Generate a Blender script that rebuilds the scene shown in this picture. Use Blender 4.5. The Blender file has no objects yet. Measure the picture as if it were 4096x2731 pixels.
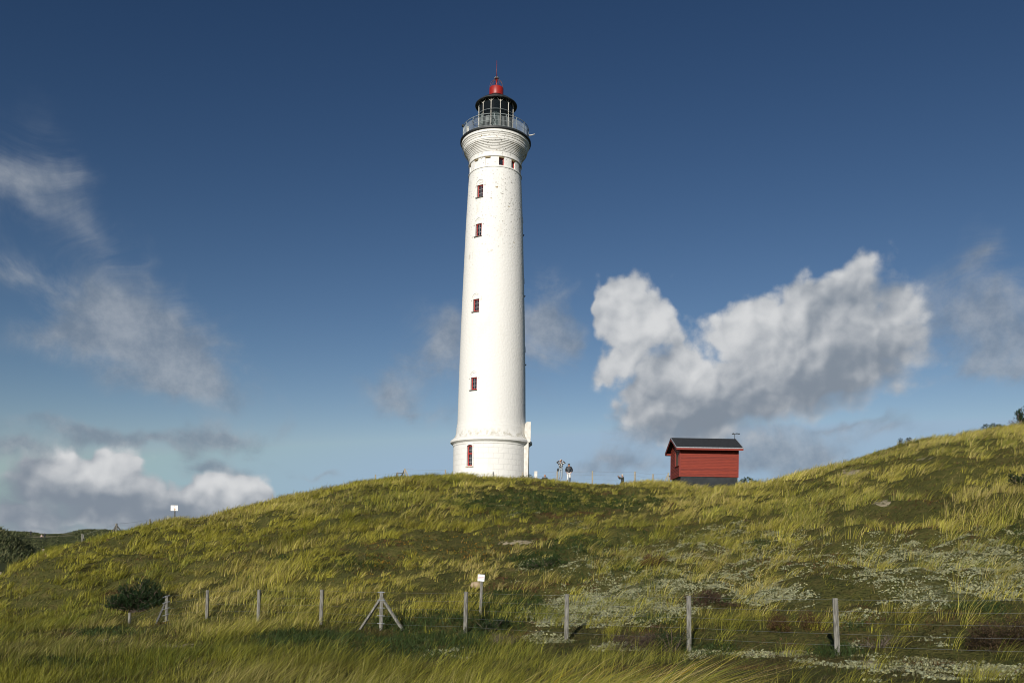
import bpy, bmesh, math, random
import numpy as np
from mathutils import Vector, Matrix

random.seed(7)
RNG = np.random.default_rng(11)
sc = bpy.context.scene
COL = sc.collection
PI = math.pi

# ------------------------------------------------------------------ camera and survey helpers
FOC, HX, HY, ROLL = 3400.0, 2048.0, 2212.0, 0.0145      # focal length, principal point and roll of the photo (4096 px wide)
CR, SR = math.cos(ROLL), math.sin(ROLL)


def ray(x, y):
    """photo point -> tangent of azimuth, tangent of elevation"""
    dx, dy = x - HX, y - HY
    return (dx * CR + dy * SR) / FOC, -(-dx * SR + dy * CR) / FOC


def at(x, y, dist):
    a, e = ray(x, y)
    return Vector((a * dist, dist, e * dist))


def proj(X, Y, Z):
    u, v = X / Y * FOC, -Z / Y * FOC
    return HX + u * CR - v * SR, HY + u * SR + v * CR


cam = bpy.data.cameras.new('camera')
cam.sensor_width = 36.0
cam.lens = FOC / 4096 * 36.0
cam.shift_y = (HY - 2731 / 2) / 4096
cam.clip_start = 0.1
cam.clip_end = 20000
camo = bpy.data.objects.new('camera', cam)
COL.objects.link(camo)
camo.matrix_world = Matrix(((CR, -SR, 0, 0), (0, 0, -1, 0), (SR, CR, 0, 0), (0, 0, 0, 1)))
sc.camera = camo

# ------------------------------------------------------------------ noise
_T = np.random.default_rng(5).random((256, 256))


def vn(x, y, seed=0):
    x = np.asarray(x, float) + seed * 17.31
    y = np.asarray(y, float) + seed * 9.77
    xi, yi = np.floor(x).astype(int), np.floor(y).astype(int)
    fx, fy = x - xi, y - yi
    fx = fx * fx * (3 - 2 * fx)
    fy = fy * fy * (3 - 2 * fy)
    a, b = _T[xi & 255, yi & 255], _T[(xi + 1) & 255, yi & 255]
    c, d = _T[xi & 255, (yi + 1) & 255], _T[(xi + 1) & 255, (yi + 1) & 255]
    return (a * (1 - fx) + b * fx) * (1 - fy) + (c * (1 - fx) + d * fx) * fy


def fbm(x, y, seed=0, octs=4):
    s, w, t = 0, 1.0, 0
    for i in range(octs):
        s = s + w * vn(np.asarray(x) * 2 ** i, np.asarray(y) * 2 ** i, seed + i * 3)
        t += w
        w *= 0.5
    return s / t


def sstep(a, b, x):
    t = np.clip((x - a) / (b - a), 0, 1)
    return t * t * (3 - 2 * t)


# ------------------------------------------------------------------ terrain
_crest = [(-700, 2440), (0, 2296), (91, 2240), (183, 2184), (260, 2160), (357, 2138), (460, 2114), (575, 2086), (700, 2062), (820, 2056), (940, 2024), (1080, 1989),
          (1220, 1962), (1323, 1940), (1445, 1920), (1567, 1902), (1742, 1891), (1830, 1890), (1915, 1894), (2003, 1902),
          (2090, 1900), (2160, 1903), (2246, 1914), (2351, 1920), (2473, 1926), (2525, 1918), (2612, 1917), (2682, 1921),
          (2740, 1932), (2850, 1940), (2940, 1930), (2965, 1922), (3065, 1914), (3222, 1876), (3396, 1833), (3500, 1792),
          (3622, 1756), (3692, 1738), (3831, 1726), (3970, 1702), (4023, 1690), (4096, 1684), (4700, 1650)]
_dist = [(-700, 46), (0, 48), (300, 52), (700, 60), (1200, 68), (1700, 72), (2100, 72), (2450, 71), (2640, 67), (2760, 63.7), (2960, 63.5),
         (3200, 63), (3600, 60), (4096, 56), (4700, 53)]
CA = np.array([ray(x, y)[0] for x, y in _crest])
CD = np.interp([x for x, y in _crest], [d[0] for d in _dist], [d[1] for d in _dist])
CE = np.array([ray(x, y)[1] for x, y in _crest]) - .40 / CD      # the drawn skyline is grass, the sand lies lower
FA = np.array([-.95, -.6, -.449, -.405, -.357, -.296, -.223, -.152, -.053, .066, .21, .383, .6, .95])
FZ = np.array([-3.7, -3.5, -3.3, -2.99, -2.75, -2.63, -2.52, -2.54, -2.39, -2.32, -2.30, -2.10, -1.95, -1.8])


def fence_dist(a):
    return np.where(a > -.449, 24.1 / (1 + .745 * np.maximum(a, -.449)), 36.2 + (-.449 - a) * 24)


def H(X, Y):
    X, Y = np.asarray(X, float), np.asarray(Y, float)
    a = np.clip(X / np.maximum(Y, 6), -.95, .95)
    yf, zf = fence_dist(a), np.interp(a, FA, FZ)
    yc, ec = np.interp(a, CA, CD), np.interp(a, CA, CE)
    zc = ec * yc
    hum = (fbm(X / 2.6, Y / 2.6, 3) - .5) * .80 + (fbm(X / .9, Y / .9, 8, 2) - .5) * .20
    z1 = -1.6 + (zf + 1.6) * (.85 * sstep(6.5, 14, Y) + .15 * sstep(14, 20, np.minimum(Y, 20) * 20 / np.minimum(20, yf)))
    z1 = z1 + hum * .45 * sstep(4, 9, Y) * (1 - .5 * sstep(yf - 4, yf, Y))
    t = np.clip((Y - yf) / (yc - yf), 0, 1)
    L = yc - yf
    h00, h10 = 2 * t ** 3 - 3 * t ** 2 + 1, t ** 3 - 2 * t ** 2 + t
    h01, h11 = -2 * t ** 3 + 3 * t ** 2, t ** 3 - t ** 2
    z2 = h00 * zf + h10 * L * .13 + h01 * zc + h11 * L * ec
    z2 = z2 + hum * (.5 + 1.0 * sstep(0, .25, t)) * (1 - .85 * sstep(.72, 1, t))
    d = np.maximum(Y - yc, 0)
    z3 = zc + d * ec - .0145 * np.minimum(d, 26) ** 2 - np.maximum(d - 26, 0) * .6 + hum * .15
    z = np.where(Y < yf, z1, np.where(Y < yc, z2, z3))
    az = X / np.maximum(Y, 6)
    plain = -4.5 + (fbm(X / 40, Y / 40, 21) - .5) * 2
    # the dunes on the far left
    n1 = fbm(X / 16, Y / 16, 31) - .5
    d1 = -4.5 + (8.1 + 3.2 * n1) * np.exp(-((np.minimum(az + .63, 0)) / .3) ** 2 - (np.maximum(az + .625, 0) / .062) ** 2) * np.exp(-((Y - 165) / 42) ** 2)
    n2 = fbm(X / 22, Y / 22, 37) - .5
    ev = np.interp(az, [-.75, -.57, -.545, -.53, -.505, -.49, -.40, -.2, .8], [.017, .0165, .0135, .0135, .0178, .0178, .017, .012, .01])
    d2 = -4.5 + (ev * 300 + 4.5 + 2.4 * n2) * np.exp(-((Y - 300) / 75) ** 2)
    far = np.maximum(plain, np.maximum(d1, d2))
    return np.where(Y > yc, np.maximum(z, far), z)


def Hs(x, y):
    return float(H(np.array([x]), np.array([y]))[0])


def ground_at(px, py, ymin=12.0, ymax=340.0):
    a, e = ray(px, py)
    Y = np.arange(ymin, ymax, .05)
    hit = np.nonzero(H(a * Y, Y) >= e * Y)[0]
    Yh = float(Y[hit[0]]) if len(hit) else ymax
    return Vector((a * Yh, Yh, Hs(a * Yh, Yh)))


# ------------------------------------------------------------------ materials
def new_mat(name):
    m = bpy.data.materials.new(name)
    m.use_nodes = True
    nt = m.node_tree
    b = nt.nodes['Principled BSDF']
    return m, nt, b


def nd(nt, kind, **kw):
    n = nt.nodes.new(kind)
    for k, v in kw.items():
        if k.startswith('i_'):
            n.inputs[int(k[2:])].default_value = v
        else:
            setattr(n, k, v)
    return n


def pmat(name, c1, c2=None, scale=6.0, rough=.7, bump=0.0, stretch=(1, 1, 1), metal=0.0, detail=5, contrast=(.35, .65), bscale=None):
    """two-tone noise material with a bump"""
    m, nt, b = new_mat(name)
    c2 = c2 or tuple(min(1, x * .8) for x in c1)
    tc = nd(nt, 'ShaderNodeTexCoord')
    mp = nd(nt, 'ShaderNodeMapping')
    mp.inputs['Scale'].default_value = stretch
    nt.links.new(tc.outputs['Object'], mp.inputs[0])
    nz = nd(nt, 'ShaderNodeTexNoise')
    nz.inputs['Scale'].default_value = scale
    nz.inputs['Detail'].default_value = detail
    nt.links.new(mp.outputs[0], nz.inputs['Vector'])
    cr = nd(nt, 'ShaderNodeValToRGB')
    cr.color_ramp.elements[0].position, cr.color_ramp.elements[1].position = contrast
    cr.color_ramp.elements[0].color = (*c1, 1)
    cr.color_ramp.elements[1].color = (*c2, 1)
    nt.links.new(nz.outputs[0], cr.inputs[0])
    nt.links.new(cr.outputs[0], b.inputs['Base Color'])
    b.inputs['Roughness'].default_value = rough
    b.inputs['Metallic'].default_value = metal
    if bump:
        bp = nd(nt, 'ShaderNodeBump')
        bp.inputs['Strength'].default_value = bump
        bp.inputs['Distance'].default_value = .02
        src = nz
        if bscale:
            src = nd(nt, 'ShaderNodeTexNoise')
            src.inputs['Scale'].default_value = bscale
            src.inputs['Detail'].default_value = 4
            nt.links.new(mp.outputs[0], src.inputs['Vector'])
        nt.links.new(src.outputs[0], bp.inputs['Height'])
        nt.links.new(bp.outputs[0], b.inputs['Normal'])
    return m


def leaf_mat(name, trans=.3, rough=.6):
    """plant material: the colour of each blade or leaf is stored on the mesh"""
    m, nt, b = new_mat(name)
    at_ = nd(nt, 'ShaderNodeAttribute', attribute_name='col')
    nt.links.new(at_.outputs['Color'], b.inputs['Base Color'])
    b.inputs['Roughness'].default_value = rough
    b.inputs['Specular IOR Level'].default_value = .25
    tr = nd(nt, 'ShaderNodeBsdfTranslucent')
    nt.links.new(at_.outputs['Color'], tr.inputs[0])
    mx = nd(nt, 'ShaderNodeMixShader')
    mx.inputs[0].default_value = trans
    nt.links.new(b.outputs[0], mx.inputs[1])
    nt.links.new(tr.outputs[0], mx.inputs[2])
    nt.links.new(mx.outputs[0], nt.nodes['Material Output'].inputs[0])
    return m


# ------------------------------------------------------------------ object helpers
def tag(o, label=None, cat=None, group=None, kind=None):
    for k, v in (('label', label), ('category', cat), ('group', group), ('kind', kind)):
        if v:
            o[k] = v
    return o


def empty(name, loc, rz=0.0):
    o = bpy.data.objects.new(name, None)
    o.empty_display_size = .2
    o.location = loc
    o.rotation_euler = (0, 0, rz)
    COL.objects.link(o)
    return o


class MB:
    def __init__(self):
        self.v, self.f, self.s = [], [], []

    def add(self, vs, fs, smooth=False):
        n = len(self.v)
        self.v += [tuple(p) for p in vs]
        self.f += [tuple(i + n for i in f) for f in fs]
        self.s += [smooth] * len(fs)
        return self

    def box(self, lo, hi, M=None):
        x0, y0, z0 = lo
        x1, y1, z1 = hi
        vs = [Vector(p) for p in ((x0, y0, z0), (x1, y0, z0), (x1, y1, z0), (x0, y1, z0), (x0, y0, z1), (x1, y0, z1), (x1, y1, z1), (x0, y1, z1))]
        if M is not None:
            vs = [M @ p for p in vs]
        return self.add(vs, [(3, 2, 1, 0), (4, 5, 6, 7), (0, 1, 5, 4), (1, 2, 6, 5), (2, 3, 7, 6), (3, 0, 4, 7)])

    def tube(self, pts, r, n=8, smooth=True, cap=True, twist=0.0):
        pts = [Vector(p) for p in pts]
        rs = r if isinstance(r, (list, tuple)) else [r] * len(pts)
        base = len(self.v)
        prev = None
        vs, fs = [], []
        for i, p in enumerate(pts):
            d = (pts[min(i + 1, len(pts) - 1)] - pts[max(i - 1, 0)])
            d.normalize()
            if prev is None:
                ref = Vector((1, 0, 0)) if abs(d.z) > .9 else Vector((0, 0, 1))
                x = d.cross(ref).normalized()
            else:
                x = (prev - d * prev.dot(d)).normalized()
            prev = x
            y = d.cross(x)
            for k in range(n):
                t = 2 * PI * (k + .5) / n + twist
                vs.append(p + (x * math.cos(t) + y * math.sin(t)) * rs[i])
        for i in range(len(pts) - 1):
            for k in range(n):
                fs.append((i * n + k, i * n + (k + 1) % n, (i + 1) * n + (k + 1) % n, (i + 1) * n + k))
        self.add(vs, fs, smooth)
        if cap:
            m = len(self.v) - len(vs)
            self.f += [tuple(m + k for k in reversed(range(n))), tuple(m + (len(pts) - 1) * n + k for k in range(n))]
            self.s += [False, False]
        return self

    def lathe(self, prof, n=64, closed=True, smooth=True, c=(0, 0, 0)):
        """profile [(r, z)] turned about z; closed adds end caps"""
        vs, fs = [], []
        for r, z in prof:
            for k in range(n):
                t = 2 * PI * k / n
                vs.append((c[0] + r * math.cos(t), c[1] + r * math.sin(t), c[2] + z))
        for i in range(len(prof) - 1):
            for k in range(n):
                fs.append((i * n + k, i * n + (k + 1) % n, (i + 1) * n + (k + 1) % n, (i + 1) * n + k))
        self.add(vs, fs, smooth)
        if closed:
            m = len(self.v) - len(vs)
            self.f += [tuple(m + k for k in reversed(range(n))), tuple(m + (len(prof) - 1) * n + k for k in range(n))]
            self.s += [False, False]
        return self

    def prism(self, poly, d0, d1, M=None):
        """poly [(x, z)] pushed from y=d0 to y=d1"""
        n = len(poly)
        vs = [Vector((x, d0, z)) for x, z in poly] + [Vector((x, d1, z)) for x, z in poly]
        if M is not None:
            vs = [M @ p for p in vs]
        fs = [tuple(range(n)), tuple(reversed(range(n, 2 * n)))] + [(i, i + n, (i + 1) % n + n, (i + 1) % n) for i in range(n)]
        return self.add(vs, fs)

    def mesh(self, name):
        me = bpy.data.meshes.new(name)
        me.from_pydata(self.v, [], self.f)
        me.polygons.foreach_set('use_smooth', self.s)
        me.update()
        return me

    def build(self, name, m, parent=None, sharp=None, recalc=True, bevel=None):
        me = self.mesh(name)
        if recalc:
            bm = bmesh.new()
            bm.from_mesh(me)
            bmesh.ops.recalc_face_normals(bm, faces=bm.faces)
            bm.to_mesh(me)
            bm.free()
        if sharp:
            me.set_sharp_from_angle(angle=math.radians(sharp))
        me.materials.append(m)
        o = bpy.data.objects.new(name, me)
        COL.objects.link(o)
        if parent is not None:
            o.parent = parent
        if bevel:
            bv = o.modifiers.new('bevel', 'BEVEL')
            bv.width, bv.segments, bv.limit_method = bevel, 2, 'ANGLE'
        return o


def raw_mesh(name, V, loops, sizes, m, colors=None, parent=None, smooth=False):
    """fast mesh from numpy arrays; colours per vertex"""
    me = bpy.data.meshes.new(name)
    me.vertices.add(len(V))
    me.vertices.foreach_set('co', V.astype(np.float32).ravel())
    me.loops.add(len(loops))
    me.loops.foreach_set('vertex_index', loops.astype(np.int32))
    me.polygons.add(len(sizes))
    st = np.concatenate(([0], np.cumsum(sizes)[:-1])).astype(np.int32)
    me.polygons.foreach_set('loop_start', st)
    if smooth:
        me.polygons.foreach_set('use_smooth', np.ones(len(sizes), bool))
    if colors is not None:
        ca = me.color_attributes.new('col', 'FLOAT_COLOR', 'POINT')
        c4 = np.ones((len(V), 4), np.float32)
        c4[:, :3] = colors
        ca.data.foreach_set('color', c4.ravel())
    me.update(calc_edges=True)
    me.materials.append(m)
    o = bpy.data.objects.new(name, me)
    COL.objects.link(o)
    if parent is not None:
        o.parent = parent
    return o


def stamp(base_v, base_f, M3, T):
    """copies of a base mesh: M3 (n,3,3), T (n,3)"""
    bv = np.asarray(base_v, float)
    n = len(T)
    V = np.einsum('nij,vj->nvi', M3, bv) + T[:, None, :]
    bl = np.concatenate([np.asarray(f) for f in base_f])
    sz = np.array([len(f) for f in base_f])
    loops = (bl[None, :] + (np.arange(n) * len(bv))[:, None]).ravel()
    return V.reshape(-1, 3), loops, np.tile(sz, n)


# ------------------------------------------------------------------ ground sheet
LICHEN = [(2700, 2280, 420, 110, .42), (2480, 2420, 270, 62, 1.0), (2330, 2470, 200, 34, .95), (2620, 2350, 190, 60, .8), (2950, 2200, 300, 90, .40), (3080, 2370, 130, 50, .95), (3640, 2240, 260, 80, .75), (3950, 2230, 200, 90, .75),
        (4000, 2330, 190, 60, .8), (3720, 2370, 170, 50, .8), (3500, 2310, 120, 40, .5), (3200, 2400, 110, 30, .6), (2880, 2330, 100, 30, .7), (3400, 2590, 60, 14, .4), (3080, 2612, 200, 14, .30),
        (3500, 2650, 260, 22, .30), (3800, 2690, 330, 30, .36), (2800, 2610, 50, 18, .6), (2500, 2590, 130, 16, .36), (3750, 2560, 40, 22, .5), (2120, 2260, 60, 20, .4), (2200, 2550, 90, 18, .4),
        (1800, 2610, 100, 20, .3), (3950, 2680, 150, 26, .4), (2300, 2100, 60, 16, .3), (2050, 2040, 90, 20, .18), (3420, 2470, 90, 25, .35)]
SAND = [(2070, 2168, 75, 13), (690, 2582, 95, 14), (2440, 2585, 85, 16), (3140, 2610, 120, 14), (3475, 2655, 85, 22), (3960, 2690, 140, 22),
        (1905, 2338, 22, 12), (3530, 2010, 40, 18), (3420, 1890, 70, 14), (3290, 1850, 30, 10), (430, 2560, 60, 8), (3010, 2620, 60, 12), (3700, 1835, 35, 8)]


def ell(px, py, lst, soft=.35):
    out = np.zeros(np.shape(px))
    for e in lst:
        cx, cy, rx, ry = e[:4]
        w = e[4] if len(e) > 4 else 1.0
        d = np.hypot((px - cx) / rx, (py - cy) / ry)
        out = np.maximum(out, w * (1 - sstep(1 - soft, 1 + soft, d)))
    return out


def axis(lo, hi, fine_lo, fine_hi, step, grow=1.18):
    mid = list(np.arange(fine_lo, fine_hi + 1e-6, step))
    up, s, v = [], step, fine_hi
    while v < hi:
        s *= grow
        v += s
        up.append(v)
    dn, s, v = [], step, fine_lo
    while v > lo:
        s *= grow
        v -= s
        dn.append(v)
    return np.array(dn[::-1] + mid + up)


def build_ground():
    LICH = LICHEN
    xs, ys = axis(-5000, 5000, -48, 48, .32, 1.06), axis(-3000, 7000, -3, 92, .32, 1.03)
    X, Y = np.meshgrid(xs, ys)
    Z = H(X, Y)
    nx, ny = len(xs), len(ys)
    V = np.stack([X.ravel(), Y.ravel(), Z.ravel()], 1)
    i = np.arange(nx - 1)[None, :] + (np.arange(ny - 1) * nx)[:, None]
    F = np.stack([i, i + 1, i + 1 + nx, i + nx], -1).reshape(-1, 4)
    px, py = proj(X.ravel(), np.maximum(Y.ravel(), 4), Z.ravel())
    near = (Y.ravel() > 9) & (Y.ravel() < 75)
    sand = ell(px, py, SAND, .5) * near
    farm = ((Y.ravel() > 110) & (Y.ravel() < 400)) * 1.0
    sandfar = ell(px, py, [(278, 2142, 26, 13), (165, 2152, 40, 9), (150, 2146, 18, 6), (235, 2162, 8, 4)], .5) * farm
    c = np.stack([np.maximum(sand, sandfar), farm, ell(px, py, LICH, .6) * near], 1)
    m, nt, b = new_mat('dune_ground')
    geo = nd(nt, 'ShaderNodeNewGeometry')

    def noise(scale, detail=6):
        n = nd(nt, 'ShaderNodeTexNoise')
        n.inputs['Scale'].default_value = scale
        n.inputs['Detail'].default_value = detail
        nt.links.new(geo.outputs['Position'], n.inputs['Vector'])
        return n.outputs[0]

    def ramp(src, stops):
        r = nd(nt, 'ShaderNodeValToRGB')
        while len(r.color_ramp.elements) < len(stops):
            r.color_ramp.elements.new(.5)
        for el, (p, cc) in zip(r.color_ramp.elements, stops):
            el.position, el.color = p, (*cc, 1)
        nt.links.new(src, r.inputs[0])
        return r.outputs[0]

    def mix(f, c1, c2):
        n = nd(nt, 'ShaderNodeMix', data_type='RGBA')
        if isinstance(f, float):
            n.inputs[0].default_value = f
        else:
            nt.links.new(f, n.inputs[0])
        for k, cc in ((6, c1), (7, c2)):
            if isinstance(cc, tuple):
                n.inputs[k].default_value = (*cc, 1)
            else:
                nt.links.new(cc, n.inputs[k])
        return n.outputs[2]
    moss = ramp(noise(1.7), [(.3, (.036, .046, .010)), (.5, (.075, .078, .016)), (.62, (.105, .092, .024)), (.75, (.15, .125, .045))])
    fine = ramp(noise(14, 8), [(.35, (.022, .026, .008)), (.6, (.10, .088, .036))])
    near_c = mix(.5, moss, fine)
    far_c = ramp(noise(.16, 9), [(.33, (.020, .027, .012)), (.48, (.046, .056, .022)), (.6, (.078, .088, .034)), (.72, (.12, .115, .055))])
    sandc = ramp(noise(9, 6), [(.3, (.23, .19, .12)), (.7, (.38, .33, .23))])
    at_ = nd(nt, 'ShaderNodeAttribute', attribute_name='col')
    sep = nd(nt, 'ShaderNodeSeparateColor')
    nt.links.new(at_.outputs['Color'], sep.inputs[0])
    mm = nd(nt, 'ShaderNodeMath', operation='MULTIPLY_ADD')
    nt.links.new(noise(3.5, 8), mm.inputs[0])
    mm.inputs[1].default_value = 2.6
    mm.inputs[2].default_value = -1.6
    ad = nd(nt, 'ShaderNodeMath', operation='ADD')
    nt.links.new(mm.outputs[0], ad.inputs[0])
    nt.links.new(sep.outputs[0], ad.inputs[1])
    sm = ramp(ad.outputs[0], [(.38, (0, 0, 0)), (.62, (1, 1, 1))])
    cc = mix(sep.outputs[1], near_c, far_c)
    cc = mix(sm, cc, sandc)
    lm = nd(nt, 'ShaderNodeMath', operation='MULTIPLY_ADD')
    nt.links.new(noise(5.5, 9), lm.inputs[0])
    lm.inputs[1].default_value = 2.2
    lm.inputs[2].default_value = -1.25
    la = nd(nt, 'ShaderNodeMath', operation='ADD')
    nt.links.new(lm.outputs[0], la.inputs[0])
    nt.links.new(sep.outputs[2], la.inputs[1])
    lw = ramp(la.outputs[0], [(.42, (0, 0, 0)), (.95, (.75, .75, .75))])
    cc = mix(lw, cc, ramp(noise(22, 6), [(.35, (.05, .06, .022)), (.62, (.25, .26, .15))]))
    nt.links.new(cc, b.inputs['Base Color'])
    b.inputs['Roughness'].default_value = .95
    b.inputs['Specular IOR Level'].default_value = .1
    bp = nd(nt, 'ShaderNodeBump')
    bp.inputs['Strength'].default_value = .9
    bp.inputs['Distance'].default_value = .12
    nt.links.new(noise(7, 9), bp.inputs['Height'])
    nt.links.new(bp.outputs[0], b.inputs['Normal'])
    o = raw_mesh('ground', V, F.ravel(), np.full(len(F), 4), m, c, smooth=True)
    tag(o, kind='structure')


build_ground()

# ------------------------------------------------------------------ lighthouse
TX, TY = ray(1975, 1100)[0] * 83.0, 83.0
LH = empty('lighthouse', (TX, TY, 5.4))
tag(LH, 'tall white round lighthouse with red topped black lantern on the dune crest', 'lighthouse')
Z0 = 5.4            # children are modelled in heights above the eye, so shift them down to the empty


def tower_wall_mat():
    m, nt, b = new_mat('white_render')
    tc = nd(nt, 'ShaderNodeTexCoord')
    sp = nd(nt, 'ShaderNodeSeparateXYZ')
    nt.links.new(tc.outputs['Object'], sp.inputs[0])

    def math_(op, x, y=None, z=None):
        n = nd(nt, 'ShaderNodeMath', operation=op)
        for i, q in enumerate((x, y, z)):
            if q is None:
                continue
            if isinstance(q, (int, float)):
                n.inputs[i].default_value = q
            else:
                nt.links.new(q, n.inputs[i])
        return n.outputs[0]

    def noise(scale, stretch, detail=6, rough=.5):
        mp = nd(nt, 'ShaderNodeMapping')
        mp.inputs['Scale'].default_value = stretch
        nt.links.new(tc.outputs['Object'], mp.inputs[0])
        n = nd(nt, 'ShaderNodeTexNoise')
        n.inputs['Scale'].default_value = scale
        n.inputs['Detail'].default_value = detail
        n.inputs['Roughness'].default_value = rough
        nt.links.new(mp.outputs[0], n.inputs['Vector'])
        return n.outputs[0]

    def band(src, lo, hi):
        n = nd(nt, 'ShaderNodeMapRange', interpolation_type='SMOOTHSTEP')
        nt.links.new(src, n.inputs[0])
        n.inputs[1].default_value, n.inputs[2].default_value = lo, hi
        return n.outputs[0]

    def mix(f, c1, c2):
        n = nd(nt, 'ShaderNodeMix', data_type='RGBA')
        nt.links.new(f, n.inputs[0])
        for k, cc in ((6, c1), (7, c2)):
            if isinstance(cc, tuple):
                n.inputs[k].default_value = (*cc, 1)
            else:
                nt.links.new(cc, n.inputs[k])
        return n.outputs[2]
    z = math_('ADD', sp.outputs['Z'], Z0)
    high = band(z, 24.0, 34.5)
    # soft grey weathering streaks everywhere, stronger high up
    streak = band(noise(.9, (1, 1, .28), 7, .62), .54, .74)
    streak = math_('MULTIPLY', streak, math_('MULTIPLY_ADD', high, .42, .16))
    c = mix(streak, (.77, .755, .71), (.50, .45, .35))
    # chipped render: tan brick patches and small grey flecks near the top
    chips = math_('MULTIPLY', band(noise(1.5, (1, 1, 1.5), 5, .55), .66, .68), high)
    c = mix(chips, c, (.33, .25, .13))
    fl = math_('MULTIPLY', band(noise(5.2, (1, 1, 1.7), 3, .5), .64, .67), math_('MULTIPLY_ADD', high, .85, .02))
    c = mix(fl, c, (.22, .20, .17))
    # grime on the sloped shoulder above the base
    sh = math_('MULTIPLY', band(z, 10.8, 11.1), math_('SUBTRACT', 1.0, band(z, 11.2, 11.9)))
    gr = math_('MULTIPLY', sh, band(noise(3.0, (1, 1, .7), 8, .7), .40, .62))
    c = mix(math_('MULTIPLY', gr, .75), c, (.42, .39, .31))
    # block courses pressed into the base
    ang = math_('MULTIPLY', math_('ARCTAN2', sp.outputs['X'], math_('MULTIPLY', sp.outputs['Y'], -1.0)), 3.7)
    cb = nd(nt, 'ShaderNodeCombineXYZ')
    nt.links.new(math_('ADD', ang, 10.35), cb.inputs[0])
    nt.links.new(math_('SUBTRACT', z, .17), cb.inputs[1])
    br = nd(nt, 'ShaderNodeTexBrick', offset=.5)
    br.inputs['Scale'].default_value = 1.0
    br.inputs['Mortar Size'].default_value = .014
    br.inputs['Mortar Smooth'].default_value = .2
    br.inputs['Brick Width'].default_value = .97
    br.inputs['Row Height'].default_value = .51
    nt.links.new(cb.outputs[0], br.inputs['Vector'])
    low = math_('SUBTRACT', 1.0, band(z, 10.24, 10.26))
    groove = math_('MULTIPLY', br.outputs['Fac'], low)
    c = mix(math_('MULTIPLY', groove, .35), c, (.42, .41, .38))
    nt.links.new(c, b.inputs['Base Color'])
    b.inputs['Roughness'].default_value = .75
    hgt = math_('ADD', math_('MULTIPLY', noise(4.5, (1, 1, 1), 8, .6), 1.0), math_('MULTIPLY', groove, -.7))
    hgt = math_('SUBTRACT', hgt, math_('MULTIPLY', math_('ADD', chips, fl), .5))
    bp = nd(nt, 'ShaderNodeBump')
    bp.inputs['Strength'].default_value = .42
    bp.inputs['Distance'].default_value = .08
    nt.links.new(hgt, bp.inputs['Height'])
    nt.links.new(bp.outputs[0], b.inputs['Normal'])
    return m


M_tower = tower_wall_mat()
M_red = pmat('red_paint', (.33, .016, .009), (.24, .012, .007), 3, .45, .05)
M_redwood = pmat('red_window_paint', (.50, .020, .012), (.38, .016, .011), 8, .5, .05)
M_black = pmat('black_metal', (.012, .014, .015), (.028, .032, .032), 5, .55, .1)
M_railm = pmat('grey_green_metal', (.30, .34, .34), (.20, .23, .23), 9, .5, .05)
M_whitem = pmat('white_metal', (.74, .72, .66), (.60, .56, .47), 7, .5, .05)
M_glass_dark = pmat('window_glass', (.012, .014, .018), (.030, .034, .042), 2, .08)
M_lintel = pmat('yellow_brown_stone', (.34, .27, .14), (.22, .17, .09), 7, .8, .3)  # lintels are yellow-brown all over
M_sill = pmat('slate_sill', (.07, .07, .065), (.13, .12, .09), 10, .8, .3)
M_bar = pmat('pale_glazing_bar', (.50, .46, .46), (.38, .34, .34), 10, .5)

SHAFT = [(3.33, 12.45), (3.30, 13.7), (3.235, 17.4), (3.105, 22.3), (2.945, 27.1), (2.773, 32.0), (2.682, 33.9), (2.61, 35.45), (2.54, 36.55)]


def shaft_r(z):
    return float(np.interp(z, [p[1] for p in SHAFT], [p[0] for p in SHAFT]))


def shift(prof):
    return [(r, z - Z0) for r, z in prof]


def cylp(phi, r, z):
    return Vector((r * math.sin(phi), -r * math.cos(phi), z - Z0))


def radial(phi, r, z):
    """local frame on the wall: x along the wall, y inward, z up"""
    return Matrix.Translation(cylp(phi, r, z)) @ Matrix.Rotation(phi, 4, 'Z')


def cut(o, cutter):
    md = o.modifiers.new('openings', 'BOOLEAN')
    md.operation, md.solver, md.object = 'DIFFERENCE', 'EXACT', cutter
    dg = bpy.context.evaluated_depsgraph_get()
    me = bpy.data.meshes.new_from_object(o.evaluated_get(dg))
    o.modifiers.clear()
    o.data = me
    bpy.data.objects.remove(cutter, do_unlink=True)
    me.polygons.foreach_set('use_smooth', np.ones(len(me.polygons), bool))
    me.set_sharp_from_angle(angle=math.radians(22))


def arch(w, z0, spring, rise, n=14):
    """outline of an arched opening, x centred"""
    out = [(-w / 2, z0), (w / 2, z0)]
    for k in range(n + 1):
        t = PI * k / n
        out.append((w / 2 * math.cos(t), spring + rise * math.sin(t)))
    return out


PHI = math.radians(-31.0)
WIN = [(33.80, 34.93, 35.28), (30.05, 31.20, 31.56), (22.85, 23.99, 24.36), (15.42, 16.55, 16.95)]
RWIN = [(31.25, 32.35, 32.7), (25.3, 26.45, 26.8), (18.6, 19.75, 20.1)]
ALLW = [(PHI, *w) for w in WIN] + [(math.radians(103), *w) for w in RWIN]

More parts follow.
